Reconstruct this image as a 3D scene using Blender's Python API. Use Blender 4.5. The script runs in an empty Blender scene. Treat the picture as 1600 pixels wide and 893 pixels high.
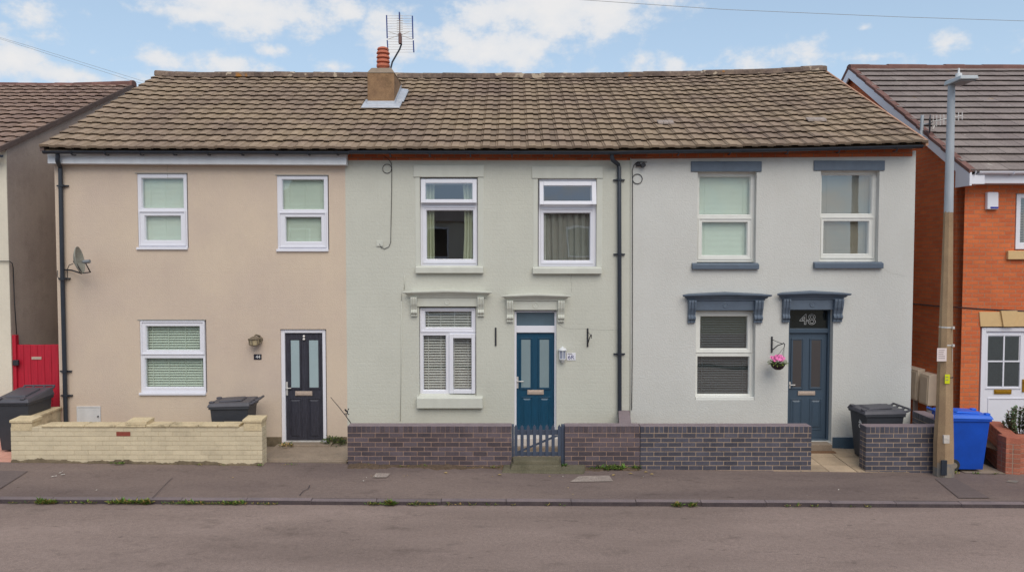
import bpy, bmesh, math, random
from mathutils import Vector, Matrix
random.seed(7)
PI = math.pi
# ------------------------------------------------------------------ camera, world, sun, exposure
SC = bpy.context.scene
COL = SC.collection
F = 1150.0                      # focal length in pixels of the 1600 px wide photograph
H = 3.36                        # camera height
TP = 45.5/F                     # tangent of the downward pitch
PITCH = math.atan(TP); CP, SP = math.cos(PITCH), math.sin(PITCH)
cam_d = bpy.data.cameras.new('camera'); cam_d.sensor_width = 36; cam_d.lens = F/1600*36
cam_d.clip_end = 3000; cam_d.clip_start = .05
cam = bpy.data.objects.new('camera', cam_d); COL.objects.link(cam)
cam.location = (0, 0, H); cam.rotation_euler = (PI/2-PITCH, 0, 0)
SC.camera = cam

SUN_EL, SUN_ROT = math.radians(47), math.radians(166)
SKY_STRENGTH = .10
sun_dir = Vector((math.sin(SUN_ROT)*math.cos(SUN_EL), math.cos(SUN_ROT)*math.cos(SUN_EL), math.sin(SUN_EL)))
sl = bpy.data.lights.new('sun', 'SUN'); sl.energy = 1.5; sl.angle = math.radians(48); sl.color = (1, .92, .80)
so = bpy.data.objects.new('sun', sl); COL.objects.link(so); so.location = (0, -20, 40)
so.rotation_euler = (-sun_dir).to_track_quat('-Z', 'Y').to_euler()

def px_dir(px, py):
    u, v = (px-800)/F, (446.5-py)/F
    return Vector((u, CP+v*SP, v*CP-SP))

def build_world():
    w = bpy.data.worlds.new('World'); SC.world = w; w.use_nodes = True
    nt = w.node_tree; N = nt.nodes; L = nt.links; N.clear()
    out = N.new('ShaderNodeOutputWorld'); bg = N.new('ShaderNodeBackground'); bg.inputs[1].default_value = SKY_STRENGTH
    L.new(bg.outputs[0], out.inputs[0])
    sky = N.new('ShaderNodeTexSky'); sky.sky_type = 'NISHITA'; sky.sun_disc = False
    sky.sun_elevation = SUN_EL; sky.sun_rotation = SUN_ROT; sky.air_density = 1.0; sky.dust_density = .6; sky.ozone_density = 1.2
    def math_(op, a, b=None, clamp=False):
        n = N.new('ShaderNodeMath'); n.operation = op; n.use_clamp = clamp
        for i, v in enumerate((a, b)):
            if v is None: continue
            if isinstance(v, (int, float)): n.inputs[i].default_value = v
            else: L.new(v, n.inputs[i])
        return n.outputs[0]
    def vmath(op, a, b):
        n = N.new('ShaderNodeVectorMath'); n.operation = op
        for i, v in enumerate((a, b)):
            if v is None: continue
            if isinstance(v, tuple): n.inputs[i].default_value = v
            else: L.new(v, n.inputs[i])
        return n
    tc = N.new('ShaderNodeTexCoord'); d = tc.outputs['Generated']
    def noise(scale, detail, rough, vec):
        n = N.new('ShaderNodeTexNoise'); n.inputs['Scale'].default_value = scale; n.inputs['Detail'].default_value = detail
        n.inputs['Roughness'].default_value = rough; L.new(vec, n.inputs['Vector']); return n.outputs['Fac']
    sq = vmath('MULTIPLY', d, (1, 1, 1.45)).outputs[0]
    n1 = noise(26, 7, .62, sq); n2 = noise(3.2, 8, .6, sq); n3 = noise(9, 6, .6, sq)
    # cumulus at fixed bearings in the sky: (x, y, half width, half height, strength)
    blobs = [(395,12,125,34,1),(330,24,80,14,.85),(455,20,50,24,.9),(538,18,26,22,.8),(612,66,44,40,.9),(600,40,26,20,.75),
             (770,74,115,30,1.05),(715,66,45,24,.85),(760,28,60,34,.9),(885,14,150,42,1.05),(930,30,75,26,.85),(1052,2,26,14,.7),(20,92,30,28,.85),
             (52,30,36,22,.62),(8,40,14,10,.5),(418,79,20,9,.75),(440,78,12,10,.7),(515,103,30,12,.75),(350,102,60,16,.62),(240,92,60,16,.5),
             (1360,88,40,6,.45),(1352,44,12,5,.5),(1485,66,24,10,.4),(1120,104,190,16,.4),(120,118,160,12,.5),(640,14,22,10,.4)]
    tot = None
    for (px, py, rx, ry, s) in blobs:
        c = px_dir(px, py).normalized()
        dv = vmath('SUBTRACT', d, tuple(c)).outputs[0]
        dm = vmath('MULTIPLY', dv, (F/rx, F/rx, F/ry)).outputs[0]
        ln = N.new('ShaderNodeVectorMath'); ln.operation = 'LENGTH'; L.new(dm, ln.inputs[0])
        v = math_('MULTIPLY', math_('SUBTRACT', 1.25, ln.outputs['Value']), s)
        tot = v if tot is None else math_('MAXIMUM', tot, v)
    tot = math_('MAXIMUM', tot, -1.0)
    # away from the photographed strip: ordinary broken cloud
    sep = N.new('ShaderNodeSeparateXYZ'); L.new(d, sep.inputs[0])
    gen = math_('MULTIPLY', math_('SUBTRACT', n2, .47), 5.5)
    high = N.new('ShaderNodeMapRange'); L.new(sep.outputs[2], high.inputs[0]); high.inputs[1].default_value = .36; high.inputs[2].default_value = .5
    back = N.new('ShaderNodeMapRange'); L.new(sep.outputs[1], back.inputs[0]); back.inputs[1].default_value = .35; back.inputs[2].default_value = .1
    gmask = math_('MAXIMUM', high.outputs[0], back.outputs[0])
    gen = math_('SUBTRACT', gen, math_('MULTIPLY', math_('SUBTRACT', 1, gmask), 6))
    tot = math_('MAXIMUM', tot, gen)
    m = math_('ADD', tot, math_('MULTIPLY', math_('SUBTRACT', n1, .5), 2.6))
    m = math_('ADD', m, math_('MULTIPLY', math_('SUBTRACT', n3, .5), 1.4))
    mr = N.new('ShaderNodeMapRange'); mr.interpolation_type = 'SMOOTHSTEP'; L.new(m, mr.inputs[0])
    mr.inputs[1].default_value = -.1; mr.inputs[2].default_value = .75
    # thin veil low down
    veil = N.new('ShaderNodeMapRange'); L.new(sep.outputs[2], veil.inputs[0]); veil.inputs[1].default_value = .40; veil.inputs[2].default_value = .08
    veil.inputs[3].default_value = .42; veil.inputs[4].default_value = .85
    fac = math_('MULTIPLY', mr.outputs[0], .93)
    cr = N.new('ShaderNodeMix'); cr.data_type = 'RGBA'
    cr.inputs[6].default_value = (*CLOUD_DARK, 1); cr.inputs[7].default_value = (*CLOUD_LIGHT, 1)
    shade = N.new('ShaderNodeMapRange'); L.new(m, shade.inputs[0]); shade.inputs[1].default_value = .1; shade.inputs[2].default_value = 1.3
    L.new(shade.outputs[0], cr.inputs[0])
    tint = N.new('ShaderNodeMix'); tint.data_type = 'RGBA'; tint.blend_type = 'MULTIPLY'; tint.inputs[0].default_value = 1
    L.new(sky.outputs[0], tint.inputs[6]); tint.inputs[7].default_value = (*SKY_TINT, 1)
    vm = N.new('ShaderNodeMix'); vm.data_type = 'RGBA'; L.new(veil.outputs[0], vm.inputs[0]); L.new(tint.outputs[2], vm.inputs[6]); vm.inputs[7].default_value = (*VEIL, 1)
    mx = N.new('ShaderNodeMix'); mx.data_type = 'RGBA'; L.new(fac, mx.inputs[0]); L.new(vm.outputs[2], mx.inputs[6]); L.new(cr.outputs[2], mx.inputs[7])
    L.new(mx.outputs[2], bg.inputs[0])
CLOUD_DARK = (5.0, 5.25, 5.6); CLOUD_LIGHT = (5.9, 5.8, 5.75); SKY_TINT = (1.05, 1.0, .95); VEIL = (3.6, 4.8, 6.1)
build_world()
vs = SC.view_settings
SC.display_settings.display_device = 'sRGB'
vs.view_transform = 'Standard'; vs.look = 'None'; vs.gamma = 1; vs.use_curve_mapping = False
vs.exposure = 0.54

# ------------------------------------------------------------------ placing
def pt(px, py, Y):
    d = px_dir(px, py); t = Y/d.y
    return Vector((d.x*t, Y, H+d.z*t))
def rect(a, b, c, d, Y):        # pixel box -> x0, x1, z0, z1 on the upright plane at depth Y
    my, mx = (b+d)/2, (a+c)/2
    return pt(a, my, Y).x, pt(c, my, Y).x, pt(mx, d, Y).z, pt(mx, b, Y).z
YF = 13.0                       # the three facades
YW = 11.73                      # front of the garden walls
YK = 10.25                      # back edge of the kerb stones
def gz(x, y=YW):                # the pavement falls to the right, and from the walls to the kerb
    x = max(-14, min(14, x)); w = -.0133*x-.028; k = -.0045*x-.047
    t = max(0, min(1, (YW-y)/(YW-YK))); return w+(k-w)*t
def gp(px, py, dz=0.):
    d = px_dir(px, py); z = 0
    for _ in range(6):
        t = (H-dz-z)/-d.z; z = gz(d.x*t, d.y*t)
    return Vector((d.x*t, d.y*t, H+d.z*t))
def srgb(r, g, b):
    f = lambda c: (c/255/12.92) if c <= 10 else ((c/255+.055)/1.055)**2.4
    return (f(r), f(g), f(b))

# ------------------------------------------------------------------ materials
def nodes(name):
    m = bpy.data.materials.new(name); m.use_nodes = True
    nt = m.node_tree; b = nt.nodes['Principled BSDF']
    return m, nt.nodes, nt.links, b
def M(name, col, rough=.6, var=.12, vs_=1.5, bump=0., bs=150., col2=None, metal=0., tint=0., streak=0., spec=.4, grime=0., coat=0., fine=0., fs=60., squash=None):
    """painted / cast / moulded surface: mottled colour, optional per-face tint, run-off streaks and surface relief"""
    m, N, L, b = nodes(name)
    b.inputs['Roughness'].default_value = rough; b.inputs['Metallic'].default_value = metal
    b.inputs['Specular IOR Level'].default_value = spec; b.inputs['Coat Weight'].default_value = coat
    g = N.new('ShaderNodeNewGeometry'); pos = g.outputs['Position']
    if squash:
        q = N.new('ShaderNodeVectorMath'); q.operation = 'MULTIPLY'; q.inputs[1].default_value = squash; L.new(pos, q.inputs[0]); vpos = q.outputs[0]
    else: vpos = pos
    n = N.new('ShaderNodeTexNoise'); n.inputs['Scale'].default_value = vs_; n.inputs['Detail'].default_value = 6; n.inputs['Roughness'].default_value = .62
    L.new(vpos, n.inputs['Vector'])
    mp = N.new('ShaderNodeMapRange'); mp.inputs[1].default_value = .3; mp.inputs[2].default_value = .7; L.new(n.outputs['Fac'], mp.inputs[0])
    mix = N.new('ShaderNodeMix'); mix.data_type = 'RGBA'; L.new(mp.outputs[0], mix.inputs[0])
    c2 = col2 or tuple(c*(1+var) for c in col)
    c1 = col if col2 else tuple(c*(1-var) for c in col)
    mix.inputs[6].default_value = (*c1, 1); mix.inputs[7].default_value = (*c2, 1)
    cur = mix.outputs[2]
    def mul(cur, val, strength):
        r = N.new('ShaderNodeMapRange'); r.inputs[3].default_value = 1-strength; r.inputs[4].default_value = 1+strength; L.new(val, r.inputs[0])
        k = N.new('ShaderNodeMix'); k.data_type = 'RGBA'; k.blend_type = 'MULTIPLY'; k.inputs[0].default_value = 1
        L.new(cur, k.inputs[6]); L.new(r.outputs[0], k.inputs[7]); return k.outputs[2]
    if fine:
        n2 = N.new('ShaderNodeTexNoise'); n2.inputs['Scale'].default_value = fs; n2.inputs['Detail'].default_value = 4; L.new(pos, n2.inputs['Vector'])
        mp2 = N.new('ShaderNodeMapRange'); mp2.inputs[1].default_value = .3; mp2.inputs[2].default_value = .7; L.new(n2.outputs['Fac'], mp2.inputs[0])
        cur = mul(cur, mp2.outputs[0], fine)
    if streak:
        vm = N.new('ShaderNodeVectorMath'); vm.operation = 'MULTIPLY'; vm.inputs[1].default_value = (7, 7, .45); L.new(pos, vm.inputs[0])
        n3 = N.new('ShaderNodeTexNoise'); n3.inputs['Scale'].default_value = 1; n3.inputs['Detail'].default_value = 5; L.new(vm.outputs[0], n3.inputs['Vector'])
        mp3 = N.new('ShaderNodeMapRange'); mp3.inputs[1].default_value = .35; mp3.inputs[2].default_value = .7; L.new(n3.outputs['Fac'], mp3.inputs[0])
        cur = mul(cur, mp3.outputs[0], streak)
    if grime:
        n4 = N.new('ShaderNodeTexNoise'); n4.inputs['Scale'].default_value = 3.3; n4.inputs['Detail'].default_value = 8; n4.inputs['Roughness'].default_value = .7; L.new(pos, n4.inputs['Vector'])
        r4 = N.new('ShaderNodeMapRange'); r4.inputs[1].default_value = .52; r4.inputs[2].default_value = .72; r4.inputs[3].default_value = 1; r4.inputs[4].default_value = 1-grime; L.new(n4.outputs['Fac'], r4.inputs[0])
        k = N.new('ShaderNodeMix'); k.data_type = 'RGBA'; k.blend_type = 'MULTIPLY'; k.inputs[0].default_value = 1; L.new(cur, k.inputs[6]); L.new(r4.outputs[0], k.inputs[7]); cur = k.outputs[2]
    if tint:
        a = N.new('ShaderNodeAttribute'); a.attribute_name = 'tint'
        cur = mul(cur, a.outputs['Fac'], tint)
    L.new(cur, b.inputs['Base Color'])
    if bump:
        nb = N.new('ShaderNodeTexNoise'); nb.inputs['Scale'].default_value = bs; nb.inputs['Detail'].default_value = 3; L.new(pos, nb.inputs['Vector'])
        bp = N.new('ShaderNodeBump'); bp.inputs['Strength'].default_value = 1; bp.inputs['Distance'].default_value = bump; L.new(nb.outputs['Fac'], bp.inputs['Height'])
        L.new(bp.outputs[0], b.inputs['Normal'])
    return m
def wallcoord(N, L, off=(0, 0)):
    g = N.new('ShaderNodeNewGeometry')
    sp = N.new('ShaderNodeSeparateXYZ'); L.new(g.outputs['Position'], sp.inputs[0])
    sn = N.new('ShaderNodeSeparateXYZ'); L.new(g.outputs['True Normal'], sn.inputs[0])
    ab = N.new('ShaderNodeMath'); ab.operation = 'ABSOLUTE'; L.new(sn.outputs[0], ab.inputs[0])
    gt = N.new('ShaderNodeMath'); gt.operation = 'GREATER_THAN'; L.new(ab.outputs[0], gt.inputs[0]); gt.inputs[1].default_value = .6
    mx = N.new('ShaderNodeMix'); L.new(gt.outputs[0], mx.inputs[0]); L.new(sp.outputs[0], mx.inputs[2]); L.new(sp.outputs[1], mx.inputs[3])
    c = N.new('ShaderNodeCombineXYZ'); L.new(mx.outputs[0], c.inputs[0]); L.new(sp.outputs[2], c.inputs[1])
    v = N.new('ShaderNodeVectorMath'); v.operation = 'ADD'; v.inputs[1].default_value = (off[0], off[1], 0); L.new(c.outputs[0], v.inputs[0])
    return v.outputs[0], g.outputs['Position']
def brick_mat(name, c1, c2, mortar, bump=.006, mortar_size=.008, off=(0, 0), var=.15, rough=.85):
    m, N, L, b = nodes(name); b.inputs['Roughness'].default_value = rough; b.inputs['Specular IOR Level'].default_value = .25
    v, pos = wallcoord(N, L, off)
    t = N.new('ShaderNodeTexBrick'); t.inputs['Scale'].default_value = 1; t.inputs['Brick Width'].default_value = .225; t.inputs['Row Height'].default_value = .075
    t.inputs['Mortar Size'].default_value = mortar_size; t.inputs['Mortar Smooth'].default_value = .35
    t.inputs['Color1'].default_value = (*c1, 1); t.inputs['Color2'].default_value = (*c2, 1); t.inputs['Mortar'].default_value = (*mortar, 1)
    L.new(v, t.inputs['Vector'])
    n = N.new('ShaderNodeTexNoise'); n.inputs['Scale'].default_value = 1.3; n.inputs['Detail'].default_value = 6; L.new(pos, n.inputs['Vector'])
    n2 = N.new('ShaderNodeTexNoise'); n2.inputs['Scale'].default_value = 55; n2.inputs['Detail'].default_value = 3; L.new(pos, n2.inputs['Vector'])
    ad = N.new('ShaderNodeMath'); ad.operation = 'ADD'; L.new(n.outputs['Fac'], ad.inputs[0]); L.new(n2.outputs['Fac'], ad.inputs[1])
    r = N.new('ShaderNodeMapRange'); r.inputs[1].default_value = .7; r.inputs[2].default_value = 1.3; r.inputs[3].default_value = 1-var; r.inputs[4].default_value = 1+var; L.new(ad.outputs[0], r.inputs[0])
    k = N.new('ShaderNodeMix'); k.data_type = 'RGBA'; k.blend_type = 'MULTIPLY'; k.inputs[0].default_value = 1; L.new(t.outputs['Color'], k.inputs[6]); L.new(r.outputs[0], k.inputs[7])
    L.new(k.outputs[2], b.inputs['Base Color'])
    sb = N.new('ShaderNodeMath'); sb.operation = 'SUBTRACT'; sb.inputs[0].default_value = 1; L.new(t.outputs['Fac'], sb.inputs[1])
    s2 = N.new('ShaderNodeMath'); s2.operation = 'MULTIPLY_ADD'; L.new(n2.outputs['Fac'], s2.inputs[0]); s2.inputs[1].default_value = .35; L.new(sb.outputs[0], s2.inputs[2])
    bp = N.new('ShaderNodeBump'); bp.inputs['Strength'].default_value = 1; bp.inputs['Distance'].default_value = bump; L.new(s2.outputs[0], bp.inputs['Height']); L.new(bp.outputs[0], b.inputs['Normal'])
    return m
def painted_brick(name, col, col2, depth=.0016, rough=.75, fine=.0011, coarse=40.):
    """thick masonry paint over brick: the courses only show as a faint relief"""
    m, N, L, b = nodes(name); b.inputs['Roughness'].default_value = rough; b.inputs['Specular IOR Level'].default_value = .25
    v, pos = wallcoord(N, L)
    t = N.new('ShaderNodeTexBrick'); t.inputs['Scale'].default_value = 1; t.inputs['Brick Width'].default_value = .225; t.inputs['Row Height'].default_value = .075
    t.inputs['Mortar Size'].default_value = .007; t.inputs['Mortar Smooth'].default_value = .8
    nd = N.new('ShaderNodeTexNoise'); nd.inputs['Scale'].default_value = 5; nd.inputs['Detail'].default_value = 3; L.new(pos, nd.inputs['Vector'])
    vd = N.new('ShaderNodeVectorMath'); vd.operation = 'MULTIPLY_ADD'; L.new(nd.outputs['Color'], vd.inputs[0]); vd.inputs[1].default_value = (.02, .02, 0); L.new(v, vd.inputs[2]); L.new(vd.outputs[0], t.inputs['Vector'])
    n = N.new('ShaderNodeTexNoise'); n.inputs['Scale'].default_value = .75; n.inputs['Detail'].default_value = 7; n.inputs['Roughness'].default_value = .65; L.new(pos, n.inputs['Vector'])
    mp = N.new('ShaderNodeMapRange'); mp.inputs[1].default_value = .33; mp.inputs[2].default_value = .67; L.new(n.outputs['Fac'], mp.inputs[0])
    mix = N.new('ShaderNodeMix'); mix.data_type = 'RGBA'; L.new(mp.outputs[0], mix.inputs[0]); mix.inputs[6].default_value = (*col, 1); mix.inputs[7].default_value = (*col2, 1)
    vm = N.new('ShaderNodeVectorMath'); vm.operation = 'MULTIPLY'; vm.inputs[1].default_value = (2.6, 2.6, .9); L.new(pos, vm.inputs[0])
    n3 = N.new('ShaderNodeTexNoise'); n3.inputs['Scale'].default_value = 1; n3.inputs['Detail'].default_value = 6; L.new(vm.outputs[0], n3.inputs['Vector'])
    n5 = N.new('ShaderNodeTexNoise'); n5.inputs['Scale'].default_value = 18; n5.inputs['Detail'].default_value = 5; L.new(pos, n5.inputs['Vector'])
    ad = N.new('ShaderNodeMath'); ad.operation = 'ADD'; L.new(n3.outputs['Fac'], ad.inputs[0]); L.new(n5.outputs['Fac'], ad.inputs[1])
    r = N.new('ShaderNodeMapRange'); r.inputs[1].default_value = .75; r.inputs[2].default_value = 1.25; r.inputs[3].default_value = .975; r.inputs[4].default_value = 1.025; L.new(ad.outputs[0], r.inputs[0])
    k = N.new('ShaderNodeMix'); k.data_type = 'RGBA'; k.blend_type = 'MULTIPLY'; k.inputs[0].default_value = 1; L.new(mix.outputs[2], k.inputs[6]); L.new(r.outputs[0], k.inputs[7])
    L.new(k.outputs[2], b.inputs['Base Color'])
    nf = N.new('ShaderNodeTexNoise'); nf.inputs['Scale'].default_value = coarse; nf.inputs['Detail'].default_value = 4; L.new(pos, nf.inputs['Vector'])
    hs = N.new('ShaderNodeMath'); hs.operation = 'MULTIPLY'; L.new(t.outputs['Fac'], hs.inputs[0]); hs.inputs[1].default_value = -depth
    h2 = N.new('ShaderNodeMath'); h2.operation = 'MULTIPLY_ADD'; L.new(nf.outputs['Fac'], h2.inputs[0]); h2.inputs[1].default_value = fine*4; L.new(hs.outputs[0], h2.inputs[2])
    bp = N.new('ShaderNodeBump'); bp.inputs['Strength'].default_value = 1; bp.inputs['Distance'].default_value = 1; L.new(h2.outputs[0], bp.inputs['Height']); L.new(bp.outputs[0], b.inputs['Normal'])
    return m
def glass_mat(name, tint=(.86, .93, .9), refl=2.2):
    m, N, L, b = nodes(name); N.remove(b)
    out = [n for n in N if n.type == 'OUTPUT_MATERIAL'][0]
    tr = N.new('ShaderNodeBsdfTransparent'); tr.inputs[0].default_value = (*tint, 1)
    gl = N.new('ShaderNodeBsdfGlossy'); gl.inputs['Roughness'].default_value = .012; gl.inputs[0].default_value = (.95, .98, 1, 1)
    fr = N.new('ShaderNodeFresnel'); fr.inputs[0].default_value = 1.5
    g = N.new('ShaderNodeNewGeometry'); nb = N.new('ShaderNodeTexNoise'); nb.inputs['Scale'].default_value = 1.6; nb.inputs['Detail'].default_value = 1; L.new(g.outputs['Position'], nb.inputs['Vector'])
    bp = N.new('ShaderNodeBump'); bp.inputs['Distance'].default_value = .0025; bp.inputs['Strength'].default_value = 1; L.new(nb.outputs['Fac'], bp.inputs['Height']); L.new(bp.outputs[0], gl.inputs['Normal'])
    mu = N.new('ShaderNodeMath'); mu.operation = 'MULTIPLY'; mu.use_clamp = True; mu.inputs[1].default_value = refl; L.new(fr.outputs[0], mu.inputs[0])
    fb = N.new('ShaderNodeMath'); fb.operation = 'SUBTRACT'; fb.inputs[0].default_value = 1; L.new(g.outputs['Backfacing'], fb.inputs[1])
    m3 = N.new('ShaderNodeMath'); m3.operation = 'MULTIPLY'; L.new(mu.outputs[0], m3.inputs[0]); L.new(fb.outputs[0], m3.inputs[1]); mu = m3
    mx = N.new('ShaderNodeMixShader'); L.new(mu.outputs[0], mx.inputs[0]); L.new(tr.outputs[0], mx.inputs[1]); L.new(gl.outputs[0], mx.inputs[2]); L.new(mx.outputs[0], out.inputs[0])
    return m
def asphalt(name, c, c2, spots=.5, stain=.25):
    m, N, L, b = nodes(name); b.inputs['Roughness'].default_value = .9; b.inputs['Specular IOR Level'].default_value = .2
    g = N.new('ShaderNodeNewGeometry'); pos = g.outputs['Position']
    def noise(s, d, r, sc=None):
        n = N.new('ShaderNodeTexNoise'); n.inputs['Scale'].default_value = s; n.inputs['Detail'].default_value = d; n.inputs['Roughness'].default_value = r
        if sc:
            v = N.new('ShaderNodeVectorMath'); v.operation = 'MULTIPLY'; v.inputs[1].default_value = sc; L.new(pos, v.inputs[0]); L.new(v.outputs[0], n.inputs['Vector'])
        else: L.new(pos, n.inputs['Vector'])
        return n.outputs['Fac']
    def mr(v, a, b_, c_, d_):
        r = N.new('ShaderNodeMapRange'); r.inputs[1].default_value = a; r.inputs[2].default_value = b_; r.inputs[3].default_value = c_; r.inputs[4].default_value = d_; L.new(v, r.inputs[0]); return r.outputs[0]
    def mul(c_, v):
        k = N.new('ShaderNodeMix'); k.data_type = 'RGBA'; k.blend_type = 'MULTIPLY'; k.inputs[0].default_value = 1; L.new(c_, k.inputs[6]); L.new(v, k.inputs[7]); return k.outputs[2]
    mix = N.new('ShaderNodeMix'); mix.data_type = 'RGBA'; mix.inputs[6].default_value = (*c, 1); mix.inputs[7].default_value = (*c2, 1)
    L.new(mr(noise(.5, 6, .6, (.45, 1.6, 1)), .35, .65, 0, 1), mix.inputs[0])
    cur = mul(mix.outputs[2], mr(noise(95, 3, .7), .3, .7, 1-spots*.42, 1+spots*.42))
    cur = mul(cur, mr(noise(22, 4, .6), .3, .7, .9, 1.1))
    cur = mul(cur, mr(noise(2.4, 7, .72, (.7, 1.3, 1)), .56, .74, 1, 1-stain))
    cur = mul(cur, mr(noise(5.5, 5, .7, (.5, 1.5, 1)), .63, .72, 1, 1-stain*1.3))
    vo = N.new('ShaderNodeTexVoronoi'); vo.inputs['Scale'].default_value = 120; L.new(pos, vo.inputs['Vector'])
    L.new(cur, b.inputs['Base Color'])
    bp = N.new('ShaderNodeBump'); bp.inputs['Strength'].default_value = .8; bp.inputs['Distance'].default_value = .006; L.new(vo.outputs['Distance'], bp.inputs['Height']); L.new(bp.outputs[0], b.inputs['Normal'])
    return m

K = {}
K['render44'] = painted_brick('cream_render', srgb(208,190,170), srgb(198,180,165), .0004, coarse=55, fine=.0013)
K['render46'] = painted_brick('sage_masonry_paint', srgb(199,199,188), srgb(191,191,180), .0008, coarse=30)
K['render48'] = painted_brick('white_masonry_paint', srgb(202,202,198), srgb(197,196,191), .0003, coarse=38, fine=.0016)
K['trim46'] = M('sage_stone_paint', srgb(199,200,190), .65, .04, 3, .0012, 60, streak=.03)
K['band'] = brick_mat('dark_red_brick', srgb(166,86,58), srgb(190,104,66), srgb(150,112,92))
K['upvc'] = M('white_upvc', srgb(224,224,232), .32, .02, 6, spec=.5)
K['upvc_old'] = M('ivory_upvc', srgb(219,219,214), .4, .04, 6, spec=.5)
K['fascia'] = M('white_fascia', srgb(214,217,222), .4, .05, 2.5, streak=.05)
K['blackpvc'] = M('black_pvc', srgb(40,46,56), .42, .15, 5, spec=.5, bump=.0004, bs=40)
K['blue_trim'] = M('slate_blue_paint', srgb(88,100,115), .5, .09, 6, .001, 45, spec=.45)
K['door44'] = M('dark_blue_composite', srgb(54,54,64), .5, .4, 9, .0012, 60, squash=(9, 9, .6), spec=.4, fine=.15, fs=40)
K['door46'] = M('teal_blue_composite', srgb(20,68,94), .38, .16, 9, .0010, 60, squash=(6, 6, .6), spec=.5)
K['door48'] = M('slate_blue_composite', srgb(64,80,96), .4, .08, 9, .0008, 60, squash=(6, 6, .6), spec=.5)
K['frost'] = M('frosted_glass_pale', srgb(158,176,180), .22, .05, 2, spec=.6, bump=.0006, bs=90)
K['frost_grey'] = M('frosted_glass_grey', srgb(128,145,150), .2, .05, 2, spec=.6, bump=.0006, bs=90)
K['frost_brown'] = M('frosted_glass_brown', srgb(72,68,68), .25, .08, 3, spec=.6, bump=.0006, bs=90)
K['transom46'] = M('reeded_glass_slate', srgb(88,106,118), .18, .08, 3, spec=.7)
K['transom48'] = M('dark_transom_glass', srgb(26,30,32), .12, .2, 8, spec=.7)
K['dark_pane'] = M('leaded_dark_glass', srgb(66,72,74), .2, .15, 40, spec=.7, bump=.001, bs=70)
K['steel'] = M('brushed_steel', srgb(208,204,200), .35, .08, 20, metal=.35)
K['brass'] = M('brass', srgb(170,130,40), .35, .1, 20, metal=.6)
K['bronze'] = M('bronze_letterplate', srgb(190,172,158), .4, .08, 20, metal=.25)
K['glass'] = glass_mat('window_glass', (.97, .985, .98), 4.6)
K['glass_green'] = glass_mat('window_glass_greenish', (.965, .988, .972), 2.4)
K['blind_cream'] = M('cream_blind', srgb(205,213,202), .6, .03, 4)
K['blind_grey'] = M('grey_blind', srgb(104,110,112), .6, .05, 4)
K['blind_white'] = M('white_blind', srgb(236,234,228), .6, .03, 4)
K['blind_tan'] = M('tan_blind', srgb(146,140,126), .6, .05, 3)
K['curtain_green'] = M('pale_green_curtain', srgb(186,190,162), .85, .06, 4)
K['curtain_grey'] = M('grey_curtain', srgb(150,150,142), .85, .08, 4)
K['net'] = M('net_curtain', srgb(226,226,220), .9, .03, 4)
K['room'] = M('room_plaster', srgb(150,142,130), .9, .06, 2)
K['roofmain'] = M('weathered_brown_concrete_tile', srgb(151,132,110), .92, 0, .8, .003, 90, col2=srgb(129,111,99), tint=.26, grime=.2, fine=.12, fs=28, spec=.15)
K['roofleft'] = M('red_brown_concrete_tile', srgb(146,123,109), .92, 0, 1.1, .003, 90, col2=srgb(126,105,97), tint=.24, grime=.25, fine=.12, fs=28, spec=.15)
K['roofright'] = M('grey_flat_concrete_tile', srgb(138,127,122), .9, 0, 1.0, .002, 90, col2=srgb(122,110,107), tint=.2, grime=.2, fine=.14, fs=28, spec=.2)
K['ridge'] = M('ridge_tile', srgb(98,83,77), .92, 0, 5, .004, 60, col2=srgb(130,112,98), tint=.2, grime=.3, fine=.2, fs=20)
def lichen(m, col, scale, lo):
    nt = m.node_tree; N, L = nt.nodes, nt.links; b = N['Principled BSDF']; src = b.inputs['Base Color'].links[0].from_socket
    g = N.new('ShaderNodeNewGeometry'); n = N.new('ShaderNodeTexNoise'); n.inputs['Scale'].default_value = scale; n.inputs['Detail'].default_value = 6; L.new(g.outputs['Position'], n.inputs['Vector'])
    r = N.new('ShaderNodeMapRange'); r.inputs[1].default_value = lo; r.inputs[2].default_value = lo+.05; L.new(n.outputs['Fac'], r.inputs[0])
    k = N.new('ShaderNodeMix'); k.data_type = 'RGBA'; L.new(r.outputs[0], k.inputs[0]); L.new(src, k.inputs[6]); k.inputs[7].default_value = (*col, 1); L.new(k.outputs[2], b.inputs['Base Color'])
lichen(K['ridge'], srgb(176,160,140), 5.3, .60); lichen(K['ridge'], srgb(164,112,52), 2.6, .66)
lichen(K['roofmain'], srgb(168,152,128), 7.5, .69); lichen(K['roofright'], srgb(176,170,160), 6.5, .68); lichen(K['roofright'], srgb(150,116,58), 1.9, .70)
K['ridge_red'] = M('dark_red_ridge_tile', srgb(116,84,77), .9, .15, 5, .003, 60, tint=.15, fine=.15)
K['verge_dark'] = M('dark_verge_mortar', srgb(104,88,82), .95, .15, 8, .004, 50, tint=.15)
K['verge'] = M('verge_mortar', srgb(176,136,112), .9, .12, 4, .004, 50, fine=.1)
K['stack'] = M('rendered_chimney', srgb(156,124,92), .9, 0, 6, .004, 40, col2=srgb(128,100,76), grime=.45, fine=.15, streak=.1)
K['lead'] = M('lead_flashing', srgb(186,190,198), .45, .12, 6, .004, 25, metal=.2)
K['terracotta'] = M('terracotta', srgb(186,108,84), .8, .16, 9, .002, 50, fine=.1)
K['galv'] = M('galvanised_steel', srgb(166,172,178), .55, .1, 9, .0006, 60, metal=.1, squash=(1, 1, .3))
K['alloy'] = M('grey_lamp_casing', srgb(176,182,186), .5, .06, 9)
K['lens'] = M('lamp_lens', srgb(120,124,128), .4, .06, 20)
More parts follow.
